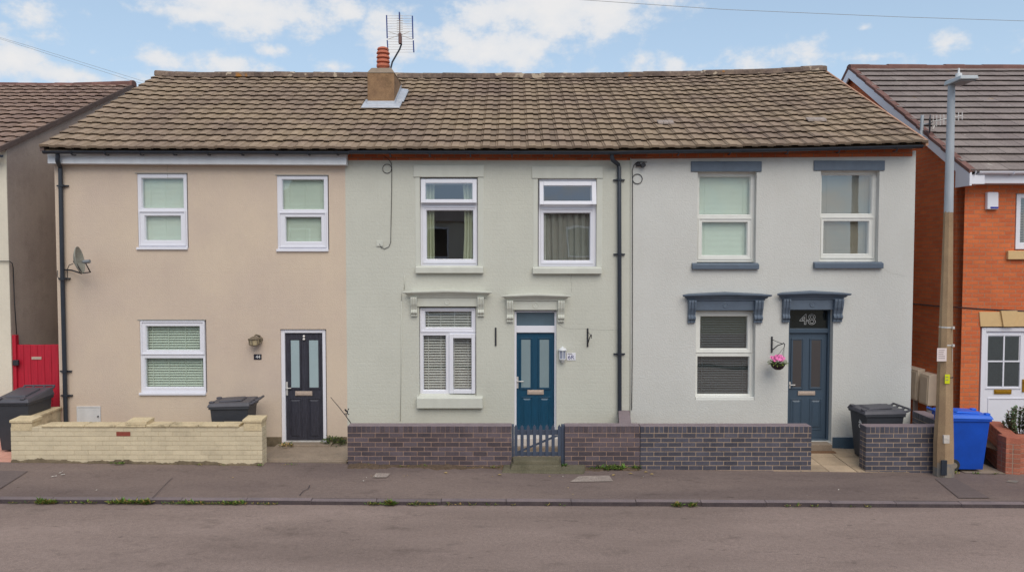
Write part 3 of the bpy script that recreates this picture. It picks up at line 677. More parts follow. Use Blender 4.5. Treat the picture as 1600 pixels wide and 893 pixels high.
def frame_from(px_outer, panes, Y, root, mat, fy=(-.03, .05), label=None, sashes=(), bead=True):
    """frame of bars left between the panes: outer pixel box minus the pane boxes"""
    X0, X1, Z0, Z1 = rect(*px_outer, Y)
    holes = [rect(*p, Y) for p in panes]
    mb = MB(); y0, y1 = Y+fy[0], Y+fy[1]
    xs = sorted({X0, X1, *[h[0] for h in holes], *[h[1] for h in holes]}); zs = sorted({Z0, Z1, *[h[2] for h in holes], *[h[3] for h in holes]})
    # solid plate with openings
    for a, b in zip(xs, xs[1:]):
        for c, d in zip(zs, zs[1:]):
            cx, cz = (a+b)/2, (c+d)/2
            if any(h[0] < cx < h[1] and h[2] < cz < h[3] for h in holes): continue
            mb.quad((a,y0,c),(b,y0,c),(b,y0,d),(a,y0,d)); mb.quad((a,y1,c),(a,y1,d),(b,y1,d),(b,y1,c))
    for (a, b, c, d) in holes:      # splayed glazing bead
        s = .012
        mb.quad((a,y0,c),(a+s,Y,c+s),(a+s,Y,d-s),(a,y0,d)); mb.quad((b,y0,c),(b,y0,d),(b-s,Y,d-s),(b-s,Y,c+s))
        mb.quad((a,y0,d),(a+s,Y,d-s),(b-s,Y,d-s),(b,y0,d)); mb.quad((a,y0,c),(b,y0,c),(b-s,Y,c+s),(a+s,Y,c+s))
        mb.quad((a+s,Y,c+s),(a+s,y1,c+s),(a+s,y1,d-s),(a+s,Y,d-s)); mb.quad((b-s,Y,c+s),(b-s,Y,d-s),(b-s,y1,d-s),(b-s,y1,c+s))
        mb.quad((a+s,Y,d-s),(a+s,y1,d-s),(b-s,y1,d-s),(b-s,Y,d-s)); mb.quad((a+s,Y,c+s),(b-s,Y,c+s),(b-s,y1,c+s),(a+s,y1,c+s))
    mb.quad((X0,y0,Z0),(X0,y0,Z1),(X0,y1,Z1),(X0,y1,Z0)); mb.quad((X1,y0,Z0),(X1,y1,Z0),(X1,y1,Z1),(X1,y0,Z1))
    mb.quad((X0,y0,Z1),(X1,y0,Z1),(X1,y1,Z1),(X0,y1,Z1)); mb.quad((X0,y0,Z0),(X0,y1,Z0),(X1,y1,Z0),(X1,y0,Z0))
    for sp in sashes:               # raised sash rims
        a, b, c, d = rect(*sp[0], Y); w = .02
        mb.ring(a, b, c, d, y0-sp[1], y0+.004, w)
    o = mb.build('window', mat, root, fixn=False)
    if label: o['label'] = label
    return o
def sash(px_outer, px_pane, Y, parent, mat, gmat, tilt_top=0., tilt_side=0., yoff=-.045):
    """an opening light that stands proud of the frame, optionally ajar (hinged on top or on the left)"""
    X0, X1, Z0, Z1 = rect(*px_outer, Y); a, b, c, d = rect(*px_pane, Y)
    t = .05
    mb = MB(); mb.box(X0, a, -t, 0, Z0, Z1); mb.box(b, X1, -t, 0, Z0, Z1); mb.box(a, b, -t, 0, d, Z1); mb.box(a, b, -t, 0, Z0, c)
    gm = MB().box(a-.004, b+.004, -t*.6, -t*.6+.006, c-.004, d+.004)
    for m_ in (mb, gm):
        for k, v in enumerate(m_.v):
            x, y, z = v
            if tilt_top: dz = Z1-z; y, z = y-math.sin(tilt_top)*dz, Z1-math.cos(tilt_top)*dz
            if tilt_side: dx = x-X0; x, y = X0+math.cos(tilt_side)*dx, y-math.sin(tilt_side)*dx
            m_.v[k] = (x, y+Y+yoff+.045, z)
    o = mb.build('sash', mat, parent, bevel=.006); gm.build('pane', gmat, parent); return o

def wall_opening(px, Y=YF): return rect(*px, Y)
REC = .085
def fancy_hood(root, corn, frieze, brks, mat, name, Y=YF):
    """moulded cornice with a slightly pitched top, a frieze board below and two scrolled console brackets"""
    x0, x1, z0, z1 = rect(*corn, Y-.13)
    mb = MB(); prof = [(.0, 0), (.055, 0), (.06, .22), (.085, .30), (.105, .52), (.14, .60), (.15, .72), (.15, .86), (.0, 1.0)]
    secs = []
    for u in (0, .5, 1):
        sec = []
        for (d, h) in prof:
            xx = x0+(x1-x0)*u
            if u != .5: xx += (.15-d)*(1 if u == 0 else -1)
            zz = z0+(z1-z0)*(h*(1.0 if u == .5 else .80))
            if u == .5 and h < .5: zz = z0+(z1-z0)*(h*.9)
            sec.append((xx, Y-d, zz))
        secs.append(sec)
    n = len(prof); i = len(mb.v)
    for s in secs: mb.v += s
    for k in range(2):
        for q in range(n): a = i+k*n+q; b = i+k*n+(q+1) % n; mb.f.append((a, b, b+n, a+n)); mb.m.append(0); mb.t.append(.5)
    mb.f.append(tuple(range(i, i+n))); mb.f.append(tuple(range(i+2*n, i+3*n))); mb.m += [0, 0]; mb.t += [.5, .5]
    a, b, c, d = rect(*frieze, Y-.03); mb.box(a, b, Y-.03, Y+.01, c, d+.01)
    xm = (a+b)/2; zm = (c+d)/2
    mb.lathe((xm, Y-.03, zm), [(.052, .0), (.052, -.008), (.04, -.010), (.038, -.004), (.012, -.004), (.0, -.008)], 20, axis='y')
    o = mb.build(name, mat, root, bevel=.004)
    for bk in brks:
        a, b, c, d = rect(*bk, Y-.08); h = d-c
        poly = [(Y+.01, d), (Y-.115, d), (Y-.118, d-.08*h), (Y-.110, d-.2*h), (Y-.098, d-.36*h), (Y-.072, d-.52*h), (Y-.058, d-.64*h), (Y-.062, d-.70*h), (Y-.082, d-.74*h), (Y-.084, d-.82*h), (Y-.066, d-.87*h), (Y-.05, d-.90*h), (Y-.05, d-h), (Y+.01, d-h)]
        w = b-a; m2 = MB()
        for (u0, u1, s_) in ((0, .22, 1.), (.22, .36, .9), (.36, .64, 1.), (.64, .78, .9), (.78, 1, 1.)):
            m2.prism_yz([(Y+.01+(yy-Y-.01)*s_, z) for yy, z in poly], a+w*u0, a+w*u1)
        m2.build('bracket', mat, o, bevel=.003)
    return o
def door_leaf(root, px_leaf, glass_px, panel_px, Y, mat, gmat, label=None):
    x0, x1, z0, z1 = rect(*px_leaf, Y); mb = MB(); mb.box(x0, x1, Y, Y+.06, z0, z1)
    for g in glass_px:
        a, b, c, d = rect(*g, Y-.01); w = .03
        for (s, yy) in ((.0, .018), (.016, .009)):
            mb.ring(a-w+s, b+w-s, c-w+s, d+w-s, Y-yy, Y-yy+.02, .016)
    for p_ in panel_px:
        a, b, c, d = rect(*p_, Y-.01); mb.ring(a-.02, b+.02, c-.02, d+.02, Y-.010, Y+.006, .018)
        mb.hexa([(a+.012,Y-.002,c+.012),(b-.012,Y-.002,c+.012),(b-.012,Y-.002,d-.012),(a+.012,Y-.002,d-.012)], [(a+.04,Y-.014,c+.04),(b-.04,Y-.014,c+.04),(b-.04,Y-.014,d-.04),(a+.04,Y-.014,d-.04)])
    o = mb.build('door', mat, root, bevel=.003)
    if label: o['label'] = label
    for g in glass_px:
        a, b, c, d = rect(*g, Y-.01); MB().box(a, b, Y-.006, Y+.01, c, d).build('pane', gmat, o)
    return o
def letter_plate(px, Y, parent, mat):
    a, b, c, d = rect(*px, Y); mb = MB(); mb.box(a, b, Y-.012, Y+.002, c, d); h = d-c
    mb.box(a+.02, b-.02, Y-.02, Y-.012, c+h*.2, d-h*.25); mb.build('letter_plate', mat, parent, bevel=.003)
def lever(px_plate, tip, Y, parent, mat):
    a, b, c, d = rect(*px_plate, Y); mb = MB(); mb.box(a, b, Y-.012, Y+.002, c, d)
    p = pt(*tip, Y-.05); q = Vector(((a+b)/2, Y-.012, p.z))
    mb.tube([q, q+Vector((0, -.04, 0)), (q.x+.02, Y-.055, p.z), p], .009, 8); mb.build('handle', mat, parent, bevel=.003)
def cyl_between(mb, a, b, r, n=10, mi=0): mb.tube([a, b], r, n, mi)
def pipe_run(name, pts, r, mat, root, clips=()):
    mb = MB(); mb.tube(pts, r, 14); o = mb.build(name, mat, root, smooth=True, autosmooth=.7)
    for (z, x, y) in clips:
        m2 = MB(); m2.lathe((x, y, z-.02), [(r+.008, 0), (r+.008, .04)], 14); m2.box(x-.1, x+.1, y+.02, y+.06, z-.012, z+.012); m2.build('bracket', mat, o)
    return o
def gutter(root, pts, mat, brackets=()):
    mb = MB(); prev = None; n = 10
    for p in pts:
        ring = []
        for q in range(n+1): a = PI+PI*q/n; ring.append(Vector(p)+Vector((0, .050*math.cos(a), .050*math.sin(a))))
        for q in range(n, -1, -1): a = PI+PI*q/n; ring.append(Vector(p)+Vector((0, .044*math.cos(a), .044*math.sin(a))))
        if prev is not None:
            m_ = len(ring)
            for q in range(m_): mb.quad(prev[q], prev[(q+1) % m_], ring[(q+1) % m_], ring[q])
        if prev is None or p is pts[-1]: mb.quad(*ring)
        prev = ring
    o = mb.build('gutter', mat, root)
    for b in brackets:
        m2 = MB(); b = Vector(b); m2.tube([b+Vector((0, -.055, .0)), b+Vector((0, -.04, -.045)), b+Vector((0, .0, -.062)), b+Vector((0, .05, -.06)), b+Vector((0, .1, -.05))], .011, 6); m2.build('bracket', mat, o)
    return o

# ================================================================== HOUSE 44
h44 = thing('terraced_house', 'cream rendered end terrace house with dark blue door and white fascia', 'house', (-5.5, YF, 0), 'houses of the terrace')
op44 = [wall_opening(p) for p in ((215,271,294,388),(433,274,514,390.5),(219,499,323,614),(439,514,510.5,692))]
house_shell(h44, -8.04, X44, -.3, op44, K['render44'], (K['render44'], K['render44']), (True, False))
rf = roof_mesh(XL, X44, YE, YR, ze, zr, 15, .268, PROF)
rf44 = rf.build('roof', K['roofmain'], h44, smooth=False, fixn=False)
def rear_roof(root, x0, x1):
    mb = MB()
    for a, b in zip([x0+(x1-x0)*k/6 for k in range(6)], [x0+(x1-x0)*(k+1)/6 for k in range(6)]):
        mb.hexa([(a,YR,zr(a)-.05),(b,YR,zr(b)-.05),(b,YB+.3,ze(b)-.12),(a,YB+.3,ze(a)-.12)], [(a,YR,zr(a)+.02),(b,YR,zr(b)+.02),(b,YB+.3,ze(b)-.05),(a,YB+.3,ze(a)-.05)])
        mb.hexa([(a,YE+.05,ze(a)-.06),(b,YE+.05,ze(b)-.06),(b,YR,zr(b)-.05),(a,YR,zr(a)-.05)], [(a,YE+.05,ze(a)-.035),(b,YE+.05,ze(b)-.035),(b,YR,zr(b)-.022),(a,YR,zr(a)-.022)])
    return mb.build('rear_roof', K['roofmain'], root)
rear_roof(h44, XL+.03, X44)
mb = MB(); nv_ = 15
for k in range(nv_):            # mortar bedding that closes the verge under the tile ends
    ya, yb_ = YE+(YR-YE)*k/nv_, YE+(YR-YE)*(k+1)/nv_; A = lambda y: ze(XL)+(zr(XL)-ze(XL))*(y-YE)/(YR-YE)
    mb.hexa([(XL-.004,ya,A(ya)-.07),(XL+.06,ya,A(ya)-.07),(XL+.06,yb_,A(yb_)-.07),(XL-.004,yb_,A(yb_)-.07)], [(XL-.004,ya,A(ya)+.046),(XL+.06,ya,A(ya)+.046),(XL+.06,yb_,A(yb_)+.012),(XL-.004,yb_,A(yb_)+.012)], 0, random.random())
mb.build('verge', K['verge_dark'], rf44)
def ridge_pts(x0, x1, off=.0):
    return [(x0, YR, zr(x0)+off)]+[(x, YR, z+off) for x, z in RIDGE if x0 < x < x1]+[(x1, YR, zr(x1)+off)]
ridge_mesh(ridge_pts(XL, X44, .04)).build('ridge_tiles', K['ridge'], rf44)
# white fascia and soffit
def zpix(px, py, Y): return pt(px, py, Y).z
fa = [(79,239,255.5),(541,240,258)]
mb = MB(); xa, xb = pt(74, 245, YF-.16).x, pt(541, 247, YF-.16).x
za0, za1 = zpix(79, 255.5, YF-.16), zpix(79, 236, YF-.16); zb0, zb1 = zpix(541, 257.5, YF-.16), zpix(541, 237, YF-.16)
mb.hexa([(xa,YF-.16,za0),(xb,YF-.16,zb0),(xb,YF-.002,zb0),(xa,YF-.002,za0)], [(xa,YF-.16,za1),(xb,YF-.16,zb1),(xb,YF-.002,zb1),(xa,YF-.002,za1)])
mb.build('fascia', K['fascia'], h44, bevel=.006)
GY = 12.73
gp44 = [pt(a, b, GY) for a, b in ((68,236),(300,236.5),(545,237))]
gutter(h44, gp44, K['blackpvc'], [pt(a, 236.5, GY) for a in (113,165,220,272,325,378,431,482,527)])
def win(root, frame_px, panes_px, mat, gmat, Y, sashes=(), label=None, skip=()):
    w = frame_from(frame_px, panes_px, Y, root, mat, sashes=sashes, label=label); rs = []
    for k_, p in enumerate(panes_px):
        if k_ not in skip: pane(p, Y, w, gmat)
    return w, rs
R44 = .045
for (fp, pn, ss, blind) in (((216,272,293.5,386),[(222,278,288,326),(227,336.5,284,376)],[((219,329.5,292,384),.018)],'closed'),
                            ((434,275,513,389),[(441,280,507,328),(446,338.5,503,378)],[((437,331.5,511,386.5),.018)],'closed'),
                            ((220,500,322,612),[(229,508.5,313.5,547.5),(227.5,558.5,319,605)],[((222,501,321,553),.018)],'open')):
    Y = YF+R44
    w, rs = win(h44, fp, pn, K['upvc'], K['glass_green'], Y, ss)
    X0, X1, Z0, Z1 = rect(*fp, Y)
    if blind == 'closed': slats(X0+.04, X1-.04, Z0+.04, Z1-.03, Y+.066, .022, .025, 1.25, K['blind_cream'], w, (.2, .53, .86))
    else: slats(X0+.04, X1-.04, Z0+.04, Z1-.03, Y+.08, .046, .05, .78, K['blind_cream'], w, (.14, .4, .68, .94))
    m2 = MB(); m2.box(X0-.012, X1+.012, YF-.035, Y+.0, Z0-.045, Z0-.002); m2.build('sill', K['upvc'], w, bevel=.006)
    m3 = MB(); m3.box(X0-.02, X1+.02, YF-.008, YF+.01, Z1+.004, Z1+.018); m3.build('drip_bead', K['wire_pale'], w)
# door 44
YD = YF+.06
mb = MB(); x0, x1, z0, z1 = rect(440,514.5,510,690,YD); a, b, c, d = rect(446.5,519.5,505,687.5,YD)
mb.box(x0, a, YD-.03, YD+.06, z0, z1); mb.box(b, x1, YD-.03, YD+.06, z0, z1); mb.box(a, b, YD-.03, YD+.06, d, z1); mb.box(a, b, YD-.05, YD+.06, z0-.03, c, 1)
mb.build('door_frame', [K['upvc'], K['steel']], h44, bevel=.005)
dr = door_leaf(h44, (446.8,519.8,504.7,687), ((454.5,531,468,605),(483,531,497.5,605)), ((453.5,623,470.5,683),(482.5,623,499.5,683)), YD+.005, K['door44'], K['frost'], 'dark blue woodgrain door with two frosted panes')
letter_plate((461.5,610.5,488,617.5), YD, dr, K['bronze']); lever((447,596,450,617), (455,606), YD, dr, K['steel'])
mb = MB(); p = pt(475, 525, YD); mb.lathe((p.x, YD, p.z), [(.0, -.02), (.02, -.02), (.026, 0)], 12, axis='y'); mb.lathe((p.x, YD-.005, p.z-.05), [(.0, -.015), (.024, -.015), (.024, 0)], 12, axis='y'); mb.build('door_knocker', K['steel'], dr, smooth=True)
# plinth
x0, x1, z0, z1 = rect(404,682,440,700,YF); x2, x3, _, _ = rect(510.5,682,542.5,700,YF)
mb = MB(); mb.box(x0-2.0, x0, YF-.018, YF-.001, z0-.1, z1-.02); mb.box(x0, x1, YF-.018, YF-.001, z0-.1, z1); mb.build('plinth', K['basedirt'], h44); MB().box(x2, x3, YF-.018, YF-.001, z0-.1, z1).build('plinth', K['basedirt'], h44)
# meter cupboard door
x0, x1, z0, z1 = rect(121,634,158,667,YF); mb = MB(); mb.ring(x0, x1, z0, z1, YF-.025, YF-.002, .02); mb.box(x0+.02, x1-.02, YF-.018, YF-.002, z0+.02, z1-.02)
mo = mb.build('meter_cupboard', K['meter_white'], h44, bevel=.003)
p = pt(153, 650, YF-.03); MB().lathe((p.x, YF-.018, p.z), [(.012, -.02), (.012, 0)], 8, axis='y').build('lock', K['iron'], mo)
# downpipe
pz = lambda px, py, y: pt(px, py, y)
yp = YF-.06
pts = [pt(90,238,GY+.03), pt(90,246,GY+.03), pt(90,252,GY+.05), pt(94,261,yp), pt(94.5,272,yp), pt(97.5,430,yp), pt(103,664,yp), pt(103.5,690,yp)]
cl = [(pt(96,290,yp).z, pt(96,290,yp).x, yp), (pt(99,435,yp).z, pt(98.5,435,yp).x, yp), (pt(101,580,yp).z, pt(101,580,yp).x, yp), (pt(103,618,yp).z, pt(102.3,618,yp).x, yp)]
pipe_run('downpipe', pts, .036, K['blackpvc'], h44, cl)

# ================================================================== HOUSE 46
h46 = thing('terraced_house', 'pale sage painted mid terrace house with teal door, chimney and ajar windows', 'house', (-.4, YF, 0), 'houses of the terrace')
op46 = [wall_opening(p) for p in ((656.5,277,746.5,417),(840.5,279,932,418),(655,479,744,621),(803.7,484,869.5,690))]
def wtop46(x): return ze(x)-.10
house_shell(h46, X44, X46, -.3, op46, K['render46'], (K['band'], K['band']))
rf46 = roof_mesh(X44, X46, YE, YR, ze, zr, 15, .268, PROF).build('roof', K['roofmain'], h46, fixn=False)
rear_roof(h46, X44, X46)
ridge_mesh(ridge_pts(X44, X46, .04)).build('ridge_tiles', K['ridge'], rf46)
def brick_band(root, a, b):     # bare brick course between paint and gutter: 20 mm proud of the wall
    (pa, ya, yb), (pb, yc, yd) = a, b
    mb = MB(); x0, x1 = pt(pa, ya, YF-.02).x, pt(pb, yc, YF-.02).x; A = lambda px, py: pt(px, py, YF-.02).z
    mb.hexa([(x0,YF-.02,A(pa,yb)),(x1,YF-.02,A(pb,yd)),(x1,YF-.001,A(pb,yd)),(x0,YF-.001,A(pa,yb))], [(x0,YF-.02,A(pa,ya)),(x1,YF-.02,A(pb,yc)),(x1,YF-.001,A(pb,yc)),(x0,YF-.001,A(pa,ya))])
    mb.build('brick_course', K['band'], root)
brick_band(h46, (541.5,234,250), (986,234,250))
gp46 = [pt(a, b, GY) for a, b in ((545.5,236),(760,236.5),(960,237),(990,236))]
gutter(h46, gp46, K['blackpvc'], [pt(a, 238.5, GY+.02) for a in (610,672,735,800,865,925)])
SIL = .10
for (lint, sill, jl) in (((646,258,756,276.5),(649,416.5,755,426.5),(656.5,746.5)),((831,260,942,278.5),(832.5,418,940.5,427.5),(840.5,932))):
    a, b, c, d = rect(*lint, YF-.02); MB().box(a, b, YF-.02, YF+.012, c, d).build('lintel', K['trim46'], h46, bevel=.006)
    a, b, c, d = rect(*sill, YF-.09); mb = MB(); mb.hexa([(a,YF-.09,c),(b,YF-.09,c),(b,YF+.012,c),(a,YF+.012,c)], [(a,YF-.09,d-.012),(b,YF-.09,d-.012),(b,YF+.012,d+.02),(a,YF+.012,d+.02)]); mb.build('window_sill', K['trim46'], h46, bevel=.006)
    for (u0, u1) in ((jl[0]-7.5, jl[0]-.5), (jl[1]+.5, jl[1]+9)):
        a, b, c, d = rect(u0, lint[3]+1, u1, sill[1]-1.5, YF); MB().box(a, b, YF-.006, YF+.01, c, d).build('window_jamb', K['trim46'], h46, bevel=.003)
# upper left window
Y = YF+REC
w, rs = win(h46, (657.5,279,746,415), [(665,287,739,312.5),(666,328,740,405.5)], K['upvc'], K['glass'], Y, [((661,323,744.5,411),.012)], skip=(0,))
sash((658.5,280.5,745,317.5), (665.5,286.5,738.5,312), Y-.03, w, K['upvc'], K['glass'], tilt_top=.09, yoff=-.05)
X0, X1, Z0, Z1 = rect(657.5,279,746,415,Y)
curtain(X0+.05, X0+.24, Z0+.02, Z1-.03, Y+.09, K['curtain_green'], w, 3, .02, .1, 3); curtain(X1-.05, X1-.27, Z0+.02, Z1-.03, Y+.09, K['curtain_green'], w, 3, .022, .35, 4)
# upper right window
w, rs = win(h46, (841.5,280,931,416), [(849,290,924,315),(848.7,332,922.5,407.5)], K['upvc'], K['glass'], Y, [((845,326,927,412),.012)], skip=(0,))
sash((842.8,284,931,320.5), (849,290.5,924,315), Y-.03, w, K['upvc'], K['glass'], tilt_top=.16, yoff=-.05)
X0, X1, Z0, Z1 = rect(841.5,280,931,416,Y)
curtain(X0+.04, X1-.02, Z0+.02, Z1-.42, Y+.095, K['curtain_grey'], w, 7, .022, 0, 5)
curtain(X0+.04, X0+.13, Z0+.02, Z1-.42, Y+.07, K['net'], w, 2, .012, 0, 6)
# ground floor window
fancy_hood(h46, (629,451.5,769,464.5), (651,464,746.5,478.5), ((641.7,464,651.3,494),(746.3,464,756,494)), K['trim46'], 'window_hood')
w, rs = win(h46, (656.5,480.5,743.5,614), [(663.7,485.5,737.5,512),(661,523,697.5,609.5),(707.5,527,737.5,608)], K['upvc'], K['glass'], Y, [((657.5,481.5,743,518),.016)], skip=(2,))
sash((702.5,521,742.5,613.5), (708.5,527.5,737.2,607.5), Y-.03, w, K['upvc'], K['glass'], tilt_top=0, tilt_side=.04, yoff=-.04)
X0, X1, Z0, Z1 = rect(656.5,480.5,743.5,614,Y)
slats(X0+.03, X1-.03, Z0+.03, Z1-.03, Y+.08, .047, .05, .5, K['blind_white'], w, (.12, .36, .62, .88))
a, b, c, d = rect(651,622,754,637.5,YF-.09); mb = MB(); mb.hexa([(a,YF-.09,c),(b,YF-.09,c),(b,YF+.012,c),(a,YF+.012,c)], [(a,YF-.09,d),(b,YF-.09,d),(b,YF+.012,d+.03),(a,YF+.012,d+.03)])
a2, b2, c2, d2 = rect(655.5,614,743.5,622,YF+.05); mb.hexa([(a2,YF-.0,d+.015),(b2,YF-.0,d+.015),(b2,YF+.08,d+.015),(a2,YF+.08,d+.015)], [(a2,YF-.0,d+.032),(b2,YF-.0,d+.032),(b2,YF+.08,d2+.01),(a2,YF+.08,d2+.01)])
mb.build('window_sill', K['trim46'], h46, bevel=.006)
# door 46
fancy_hood(h46, (783,457.5,892,470), (801.5,469.8,872.3,484), ((791.8,469.5,801.8,503),(872,469.5,882,503)), K['trim46'], 'door_hood')
YD = YF+.10
mb = MB(); x0, x1, z0, z1 = rect(803.5,485,869.5,690,YD); a, b, c, d = rect(807,519,866,683,YD); _, _, tz0, tz1 = rect(805.5,487.5,867.5,508.5,YD)
mb.box(x0, a, YD-.035, YD+.06, z0, z1); mb.box(b, x1, YD-.035, YD+.06, z0, z1); mb.box(a, b, YD-.035, YD+.06, tz1, z1); mb.box(a, b, YD-.035, YD+.06, d, tz0); mb.box(a, b, YD-.05, YD+.06, c-.05, c)
df = mb.build('door_frame', K['upvc'], h46, bevel=.005); MB().box(a, b, YD, YD+.02, tz0, tz1).build('transom_pane', K['transom46'], df)
dr = door_leaf(h46, (807.2,519.5,865.7,682), ((814.3,530,829,605),(843,530,858,605)), ((816,621,830.5,675),(843.5,621,858,675)), YD+.005, K['door46'], K['frost_grey'], 'teal blue panelled front door with two grey glass panes')
letter_plate((824,608.5,849.5,615.8), YD, dr, K['bronze']); lever((807,588,810,606), (818,595.5), YD, dr, K['steel'])
# downpipe at the party wall
pts = [pt(956,238,GY+.02), pt(956,246,GY+.03), pt(957,250,GY+.05), pt(966,257,yp), pt(967.5,262,yp), pt(968,420,yp), pt(968.2,646,yp)]
cl = [(pt(968,281,yp).z, pt(967.6,281,yp).x, yp), (pt(968,397,yp).z, pt(968,397,yp).x, yp), (pt(968,553,yp).z, pt(968.1,553,yp).x, yp)]
pipe_run('downpipe', pts, .036, K['blackpvc'], h46, cl)
# chimney on the front slope
tch = .497; YC = YE+(YR-YE)*tch
x0, x1, _, zt = rect(574, 107, 616, 168, YC)
zb = ze((x0+x1)/2)+(zr(x0)-ze(x0))*tch-.2
slope = (zr(x0)-ze(x0))/(YR-YE)
mb = MB(); mb.box(x0, x1, YC, YC+.9, zb-.1, zt-.09)
ch = mb.build('chimney', K['stack'], h46, bevel=.012)
MB().hexa([(x0-.012,YC-.012,zt-.09),(x1+.012,YC-.012,zt-.09),(x1+.012,YC+.912,zt-.09),(x0-.012,YC+.912,zt-.09)], [(x0+.07,YC+.07,zt+.03),(x1-.07,YC+.07,zt+.03),(x1-.07,YC+.83,zt+.03),(x0+.07,YC+.83,zt+.03)]).build('chimney_cap', K['concrete'], ch, bevel=.01)
mb = MB(); fzz = lambda y: ze(x0)+slope*(y-YE)+.10
f0 = YC-.16
mb.hexa([(x0-.11,f0,fzz(f0)-.03),(x1+.13,f0,fzz(f0)-.03),(x1+.13,YC+.3,fzz(YC+.3)-.03),(x0-.11,YC+.3,fzz(YC+.3)-.03)], [(x0-.09,f0,fzz(f0)),(x1+.11,f0,fzz(f0)),(x1+.11,YC+.3,fzz(YC+.3)),(x0-.09,YC+.3,fzz(YC+.3))])
mb.box(x0-.006, x1+.006, YC-.008, YC+.02, fzz(YC)-.05, fzz(YC)+.06)
mb.hexa([(x1,YC,fzz(YC)-.05),(x1+.012,YC,fzz(YC)-.05),(x1+.012,YC+.9,fzz(YC+.9)-.05),(x1,YC+.9,fzz(YC+.9)-.05)], [(x1,YC,fzz(YC)+.07),(x1+.012,YC,fzz(YC)+.07),(x1+.012,YC+.9,fzz(YC+.9)+.12),(x1,YC+.9,fzz(YC+.9)+.12)])
mb.hexa([(x1+.01,YC+.2,fzz(YC+.2)-.02),(x1+.16,YC+.2,fzz(YC+.2)-.02),(x1+.16,YC+.95,fzz(YC+.95)-.02),(x1+.01,YC+.95,fzz(YC+.95)-.02)], [(x1+.01,YC+.2,fzz(YC+.2)+.03),(x1+.14,YC+.2,fzz(YC+.2)+.01),(x1+.14,YC+.95,fzz(YC+.95)+.01),(x1+.01,YC+.95,fzz(YC+.95)+.03)])
mb.build('flashing', K['lead'], ch, bevel=.006)
YPOT = YC+.42; pc = pt(598.8, 107, YPOT)
mb = MB(); zp0 = zt+.0; ht = pt(599, 74, YPOT).z-zp0
prof = [(.105, 0), (.105, .04), (.118, .045), (.118, .10), (.100, .13), (.105, .18), (.128, .22)]
for k in range(4):
    h0 = .25+k*.165; prof += [(.132, h0), (.138, h0+.01), (.132-.006*k, h0+.10), (.100, h0+.105), (.098, h0+.14)]
prof += [(.122, .90), (.108, .96), (.07, .995), (.0, 1.0)]
mb.lathe((pc.x, YPOT, zp0), [(r, h*ht) for r, h in prof], 24); mb.build('chimney_pot', K['terracotta'], ch, smooth=True, autosmooth=.6)

# ================================================================== HOUSE 48
h48 = thing('terraced_house', 'white painted end terrace house with slate blue lintels, sills and door', 'house', (4.6, YF, 0), 'houses of the terrace')
X48 = 7.09
op48 = [wall_opening(p) for p in ((1089.5,268,1181.5,412),(1281.5,266.5,1373,410.5),(1087,484,1180,624.5),(1231.5,483,1300.5,690))]
house_shell(h48, X46, X48, -.3, op48, K['render48'], (K['band'], K['render48']), (False, True))
rf48 = roof_mesh(X46, XR, YE, YR, ze, zr, 15, .268, PROF).build('roof', K['roofmain'], h48, fixn=False)
rear_roof(h48, X46, XR-.02)
ridge_mesh(ridge_pts(X46, XR, .04)).build('ridge_tiles', K['ridge'], rf48)
brick_band(h48, (986.5,233,248), (1426,229,244))
for (px, py, w_) in ((1040,192.5,.30),(1276,188,.34)):
    tt = min(((abs(pt(px, py, YE+(YR-YE)*q/200).z-(lambda x: ze(x)+(zr(x)-ze(x))*q/200)(pt(px, py, YE+(YR-YE)*q/200).x)-.05), q/200) for q in range(200)))[1]
    y_ = YE+(YR-YE)*tt; xx = pt(px, py, y_).x; z_ = ze(xx)+(zr(xx)-ze(xx))*tt; mb = MB()
    for k in range(3):
        a = xx-w_/2+k*w_/3; o2 = random.uniform(-.02, .02)
        mb.hexa([(a,y_-.06+o2,z_+.02),(a+w_/3,y_-.07-o2,z_+.02),(a+w_/3,y_+.09,z_+.10),(a,y_+.1,z_+.10)], [(a,y_-.05+o2,z_+.062),(a+w_/3,y_-.06-o2,z_+.062),(a+w_/3,y_+.09,z_+.128),(a,y_+.1,z_+.128)])
    mb.build('mortar_patch', K['patch'], rf48, bevel=.01)
mb = MB(); a, b = XR-.03, XR+.015
mb.hexa([(a,YE,ze(XR)-.05),(b,YE,ze(XR)-.05),(b,YR,zr(XR)-.05),(a,YR,zr(XR)-.05)], [(a,YE,ze(XR)+.052),(b,YE,ze(XR)+.045),(b,YR,zr(XR)+.045),(a,YR,zr(XR)+.052)]); mb.build('verge', K['verge'], rf48)
gp48 = [pt(a, b, GY) for a, b in ((990.5,236),(1200,233),(1441,227))]
gutter(h48, gp48, K['blackpvc'], [pt(a, b, GY+.02) for a, b in ((1060,236.5),(1140,235.5),(1230,234),(1310,232.5),(1400,230.5))])
for (lint, sill) in (((1080,252,1190.5,268),(1082,412,1186.5,420.5)),((1272,250.8,1383,266.3),(1273,410.2,1381,419.2))):
    a, b, c, d = rect(*lint, YF-.025); MB().box(a, b, YF-.025, YF+.012, c, d).build('lintel', K['blue_trim'], h48, bevel=.008)
    a, b, c, d = rect(*sill, YF-.07); MB().hexa([(a,YF-.07,c),(b,YF-.07,c),(b,YF+.012,c),(a,YF+.012,c)], [(a,YF-.07,d-.01),(b,YF-.07,d-.01),(b,YF+.012,d+.02),(a,YF+.012,d+.02)]).build('window_sill', K['blue_trim'], h48, bevel=.008)
Y = YF+.14
